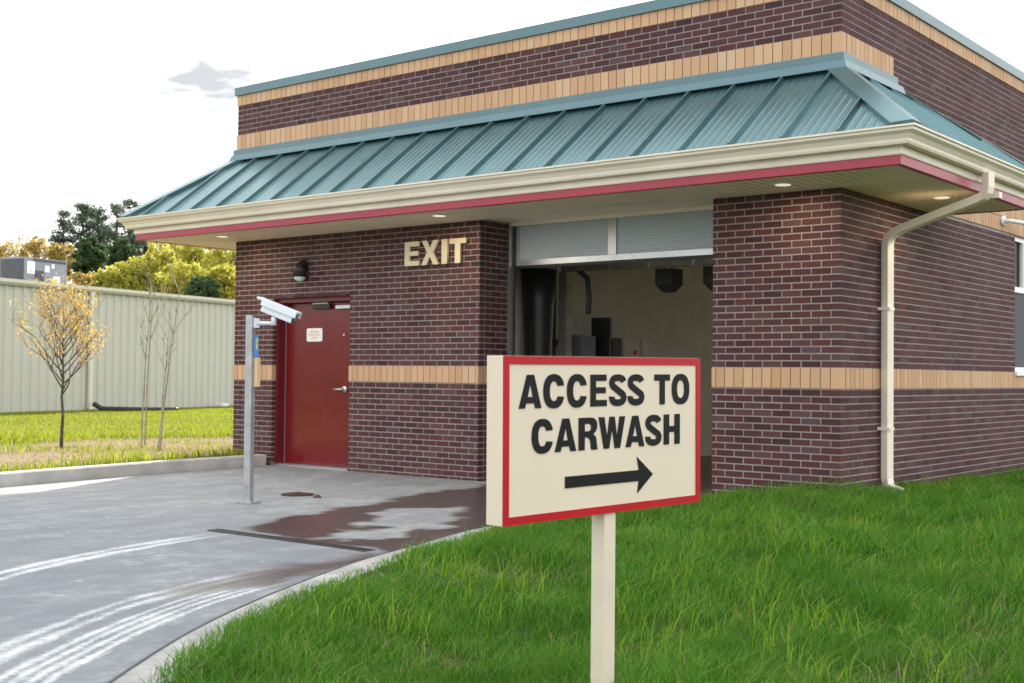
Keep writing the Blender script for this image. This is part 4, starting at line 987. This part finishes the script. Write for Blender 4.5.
def pine(px, ptop, dist, base_px, width, label, seed):
    t_ = pix(px, ptop, dist); gz = float(gh(t_.x, t_.y)); e = tag(empty('pine_tree', (t_.x, t_.y, gz)), label, 'tree', 'tall dark pines on the hill'); H = t_.z-gz
    zb = pix(px, base_px, dist).z-gz
    rd = random.Random(seed); mb = MB(); mb.tube([(0, 0, -.3), (rd.uniform(-.1, .1), 0, H*.5), (rd.uniform(-.2, .2), 0, H*.97)], [.26, .17, .03], 8)
    P = []; r_ = np.random.default_rng(seed); z = zb
    while z < H:
        f = (z-zb)/(H-zb); L_ = width*(.62+.5*math.sin(f*2.2))*(1-f)**.45*rd.uniform(.65, 1.15)
        for k in range(rd.choice((2, 3, 4))):
            a = rd.uniform(0, 6.28); l = max(.35, L_*rd.uniform(.4, 1.1)); d = V((math.cos(a), math.sin(a), rd.uniform(.0, .7))); q = V((0, 0, z)); tip = q+d*l
            mb.tube([q, q+d*l*.55-V((0, 0, .04*l)), tip], [.06, .04, .015], 4, False)
            for c_ in range(int(3+l*2.2)):
                u = rd.uniform(.35, 1.05); cpt = q+d*l*u+V((rd.gauss(0, .10*l), rd.gauss(0, .10*l), .06*l)); m_ = 26
                P.append(np.array(cpt)+r_.normal(size=(m_, 3))*np.array([.27, .27, .15]))
        z += rd.uniform(.34, .7)
    mb.build('trunk', 'barkdark', e, True); quads('crown', np.vstack(P), .14, 'lv_pine', e, .35, .3, seed=seed)
pl_ = [(63, 214, 92, 262, 1.5, 'pine with open stepped branches, leftmost of the dark pines'), (84, 206, 96, 262, 2.3, 'tallest dark pine, second from the left of the group'), (100, 210, 98, 264, 2.0, 'dark pine right of the tallest pine'),
       (117, 203, 94, 262, 2.0, 'dark pine whose top shows above the canopy corner'), (130, 203, 99, 264, 2.0, 'dark pine half hidden behind the canopy gutter corner'), (146, 222, 95, 262, 2.2, 'dark pine seen below the left canopy corner')]
for k, (a, b, c, d, w_, lb) in enumerate(pl_): pine(a, b, c, d, w_, lb, 40+k)
broad('cedar_tree', 90, 259, 68, 2.7, 2.1, 'lv_cedar', 'rounded dark green cedar below the tall pines', 'dark cedars', 61, 7500, leaf=.13)
broad('cedar_tree', 121, 257, 76, 2.3, 2.3, 'lv_cedar', 'dark green cedar between the round cedar and the yellow shrubs', 'dark cedars', 62, 6000, leaf=.13)
broad('cedar_tree', 205, 291, 58, 1.5, 1.7, 'lv_cedar', 'small dark evergreen just above the metal gutter', 'dark cedars', 63, 3800, leaf=.09)
yl = [(133, 281, 62, 2.8, 2.6, 'low yellow green willow behind the metal roof'), (157, 271, 63, 3.1, 2.8, 'bright yellow green willow under the canopy corner'), (176, 261, 72, 3.6, 3.6, 'broad yellow green willow behind the bright one'),
      (199, 262, 70, 4.2, 3.4, 'tall yellow willow left of the small dark evergreen'), (226, 262, 68, 4.6, 3.2, 'yellow willow touching the brick corner'), (184, 284, 60, 2.4, 2.8, 'low yellow shrub left of the small evergreen'), (224, 286, 60, 2.4, 2.4, 'low yellow shrub at the brick edge'), (109, 285, 60, 2.0, 2.0, 'small yellow green shrub at the roof edge left of the willows')]
for k, (a, b, c, d, w_, lb) in enumerate(yl): broad('willow_tree', a, b, c, d, w_, 'lv_yellow', lb, 'yellow willows behind the metal building', 80+k, 8500, leaf=.066)
ol = [(62, 263, 74, 3.0, 2.0, 'ochre leaved tree right of the rooftop unit', 6000), (38, 258, 77, 3.0, 2.6, 'ochre tree behind the rooftop unit', 4800), (8, 266, 74, 3.2, 3.0, 'ochre tree at the left edge of the view', 6000), (86, 283, 66, 1.3, 2.2, 'low rust ochre shrub at the foot of the cedars', 2600), (22, 252, 86, 4.0, 2.6, 'thin nearly bare pale tree above the rooftop unit', 700)]
for k, (a, b, c, d, w_, lb, n) in enumerate(ol): broad('ochre_tree', a, b, c, d, w_, 'lv_ochre', lb, 'ochre trees behind the metal building', 100+k, n, leaf=.075)

# ------------------------------------------------------------------ grass
def blades(name, X, Y, hgt, wid, mat, lean=.35, seed=0, wind=(0, 0)):
    r_ = np.random.default_rng(seed); n = len(X); Z = gh(X, Y); a = r_.uniform(0, 2*np.pi, n); ca, sa = np.cos(a), np.sin(a); b = r_.uniform(0, 2*np.pi, n)
    le = lean*hgt*r_.uniform(.15, 1.5, n); lx_ = np.cos(b)*le+wind[0]*hgt; ly_ = np.sin(b)*le+wind[1]*hgt; hw = wid/2
    p = np.stack([X, Y, Z-.01], -1); wv = np.stack([ca*hw, sa*hw, 0*hw], -1)
    mid = p+np.stack([lx_*.30, ly_*.30, hgt*.58], -1); tip = p+np.stack([lx_, ly_, hgt*r_.uniform(.86, 1.0, n)], -1)
    Vv = np.stack([p-wv, p+wv, mid+wv*.8, mid-wv*.8, tip], 1).reshape(-1, 3); k = np.arange(n)*5
    F = np.stack([k, k+1, k+2, k+3, k+3, k+2, k+4], -1).ravel(); me = fast_mesh(name, Vv, F, np.tile([4, 3], n)); o = link(name, me, mat); return o
def scatter(n, x0, x1, y0, y1, seed): r_ = np.random.default_rng(seed); return r_.uniform(x0, x1, n), r_.uniform(y0, y1, n), r_
X, Y, r_ = scatter(1500000, -1.8, 10, -11.5, 10, 5)
de, _ = pl_dist(EDGEc, X, Y); dist = np.hypot(X-CAM.x, Y-CAM.y); side = (X-CAM.x)*rgt.x+(Y-CAM.y)*rgt.y; dep_ = (X-CAM.x)*fwd.x+(Y-CAM.y)*fwd.y
ok = (de > -.07+.09*(vnoise(X, Y, .22, 91)+r_.random(len(X))-.7)) & ~((X < .03) & (Y > -.03)) & (dep_ > 3.3) & (np.abs(side) < .55*dep_+1.0)
dens = np.where(dist < 6.5, 1., np.where(dist < 9, .72, np.where(dist < 13, .50, .34)))
patch = vnoise(X, Y, .55, 71); thin = smooth01((vnoise(X, Y, .42, 73)-.12)/.22); ok &= r_.random(len(X)) < dens*(.25+.75*thin)
X, Y, de, dist, patch = X[ok], Y[ok], de[ok], dist[ok], patch[ok]; r_ = np.random.default_rng(8)
lush = .6*smooth01((vnoise(X, Y, 1.1, 72)-.35)/.4)+.55*smooth01((vnoise(X, Y, .38, 74)-.5)/.3)-.1; wallp = np.exp(-np.maximum(0, np.where(X < 0, -Y, X))/.35)*(Y > -3)
h = (.065+.095*lush+.06*patch)*r_.uniform(.55, 1.35, len(X))+np.where(X < .02, .13, .05)*wallp*r_.random(len(X)); h *= np.where(de < .35, .55+1.2*np.clip(de, 0, .35), 1); kp = np.hypot((X-.20)/.20, (Y-.92)/.16) > 1; h = np.where(kp, h, .03)
wd_ = np.where(dist < 6.5, .0042, np.where(dist < 9, .0052, np.where(dist < 13, .0068, .0088)))*r_.uniform(.7, 1.3, len(X))
gob = blades('lawn_grass', X, Y, h, wd_, 'grass', .75, 9, (.20, .10)); tag(gob, 'lush green grass on the slope in front of the building', 'grass', kind='stuff')
# taller bright blades in loose tufts
tx, ty, r_ = scatter(1100, -1.6, 8, -10.5, 8, 15); kp = vnoise(tx, ty, 1.4, 77) > .42; tx, ty = tx[kp], ty[kp]; XX = np.repeat(tx, 11)+r_.normal(0, .07, len(tx)*11); YY = np.repeat(ty, 11)+r_.normal(0, .07, len(tx)*11)
de, _ = pl_dist(EDGEc, XX, YY); ok = (de > .12) & (np.hypot(XX-.2, YY-.92) > .25) & ~((XX < .06) & (YY > -.06)) & ((XX-CAM.x)*fwd.x+(YY-CAM.y)*fwd.y > 3.6); XX, YY = XX[ok], YY[ok]
M['tall'] = leaf_mat('tall_bright_blades', [(.14, .28, .015), (.21, .36, .02), (.30, .42, .04)], .55, .45)
tob = blades('tall_grass', XX, YY, r_.uniform(.13, .27, len(XX)), r_.uniform(.005, .009, len(XX)), 'tall', .55, 16, (.22, .10)); tag(tob, 'taller bright grass blades standing in tufts on the slope', 'grass', kind='stuff')
X, Y, r_ = scatter(60000, -1.4, 8, -10.8, 8, 18); de, _ = pl_dist(EDGEc, X, Y); pt = vnoise(X, Y, .7, 79)
ok = (de > .02) & ~((X < .05) & (Y > -.05)) & (r_.random(len(X)) < .12+.8*smooth01((pt-.62)/.2)) & ((X-CAM.x)*fwd.x+(Y-CAM.y)*fwd.y > 3.3); X, Y = X[ok], Y[ok]
tag(blades('dry_grass', X, Y, r_.uniform(.03, .13, len(X)), np.full(len(X), .0042), 'dead', 1.3, 19), 'dry straw blades scattered through the green slope', 'grass', kind='stuff')
# back lawn
X, Y, r_ = scatter(420000, -30, -7.2, -9, 24, 25)
dk, _ = pl_dist(KERBc, X, Y); dm = ((X-MBO.x)*(-math.sin(MA))+(Y-MBO.y)*math.cos(MA))
ok = (-dk > .17) & (dm < -.02) & ~((X > XL-.05) & (Y > -.12)) & ((X-CAM.x)*r2.x+(Y-CAM.y)*r2.y < -.18*((X-CAM.x)*fwd.x+(Y-CAM.y)*fwd.y))
bb = bare(X, Y); ok &= r_.random(len(X)) > np.minimum(1, bb*1.15); X, Y = X[ok], Y[ok]; dk = -dk[ok]
hh = (.05+.07*smooth01((vnoise(X, Y, 1.3, 81)-.4)/.3)*(dk < 7)+.10*(np.abs(dk-5.2) < .5)*r_.random(len(X))+.05*(dk < .7))*r_.uniform(.6, 1.4, len(X))
lob = blades('lawn_grass', X, Y, hh, np.full(len(X), .012), 'grass_far', .5, 26); tag(lob, 'sunlit yellow green lawn behind the kerb', 'grass', kind='stuff')
X, Y, r_ = scatter(90000, -16, -7.6, -8, 6, 27); bb = bare(X, Y); dk, _ = pl_dist(KERBc, X, Y); ok = (r_.random(len(X)) < bb) & (-dk > .2) & ~((X > XL-.05) & (Y > -.1)); X, Y = X[ok], Y[ok]
tag(blades('dry_grass', X, Y, r_.uniform(.015, .05, len(X)), np.full(len(X), .011), 'dead', 1.4, 28), 'dry straw thatch around the young trees', 'grass', kind='stuff')
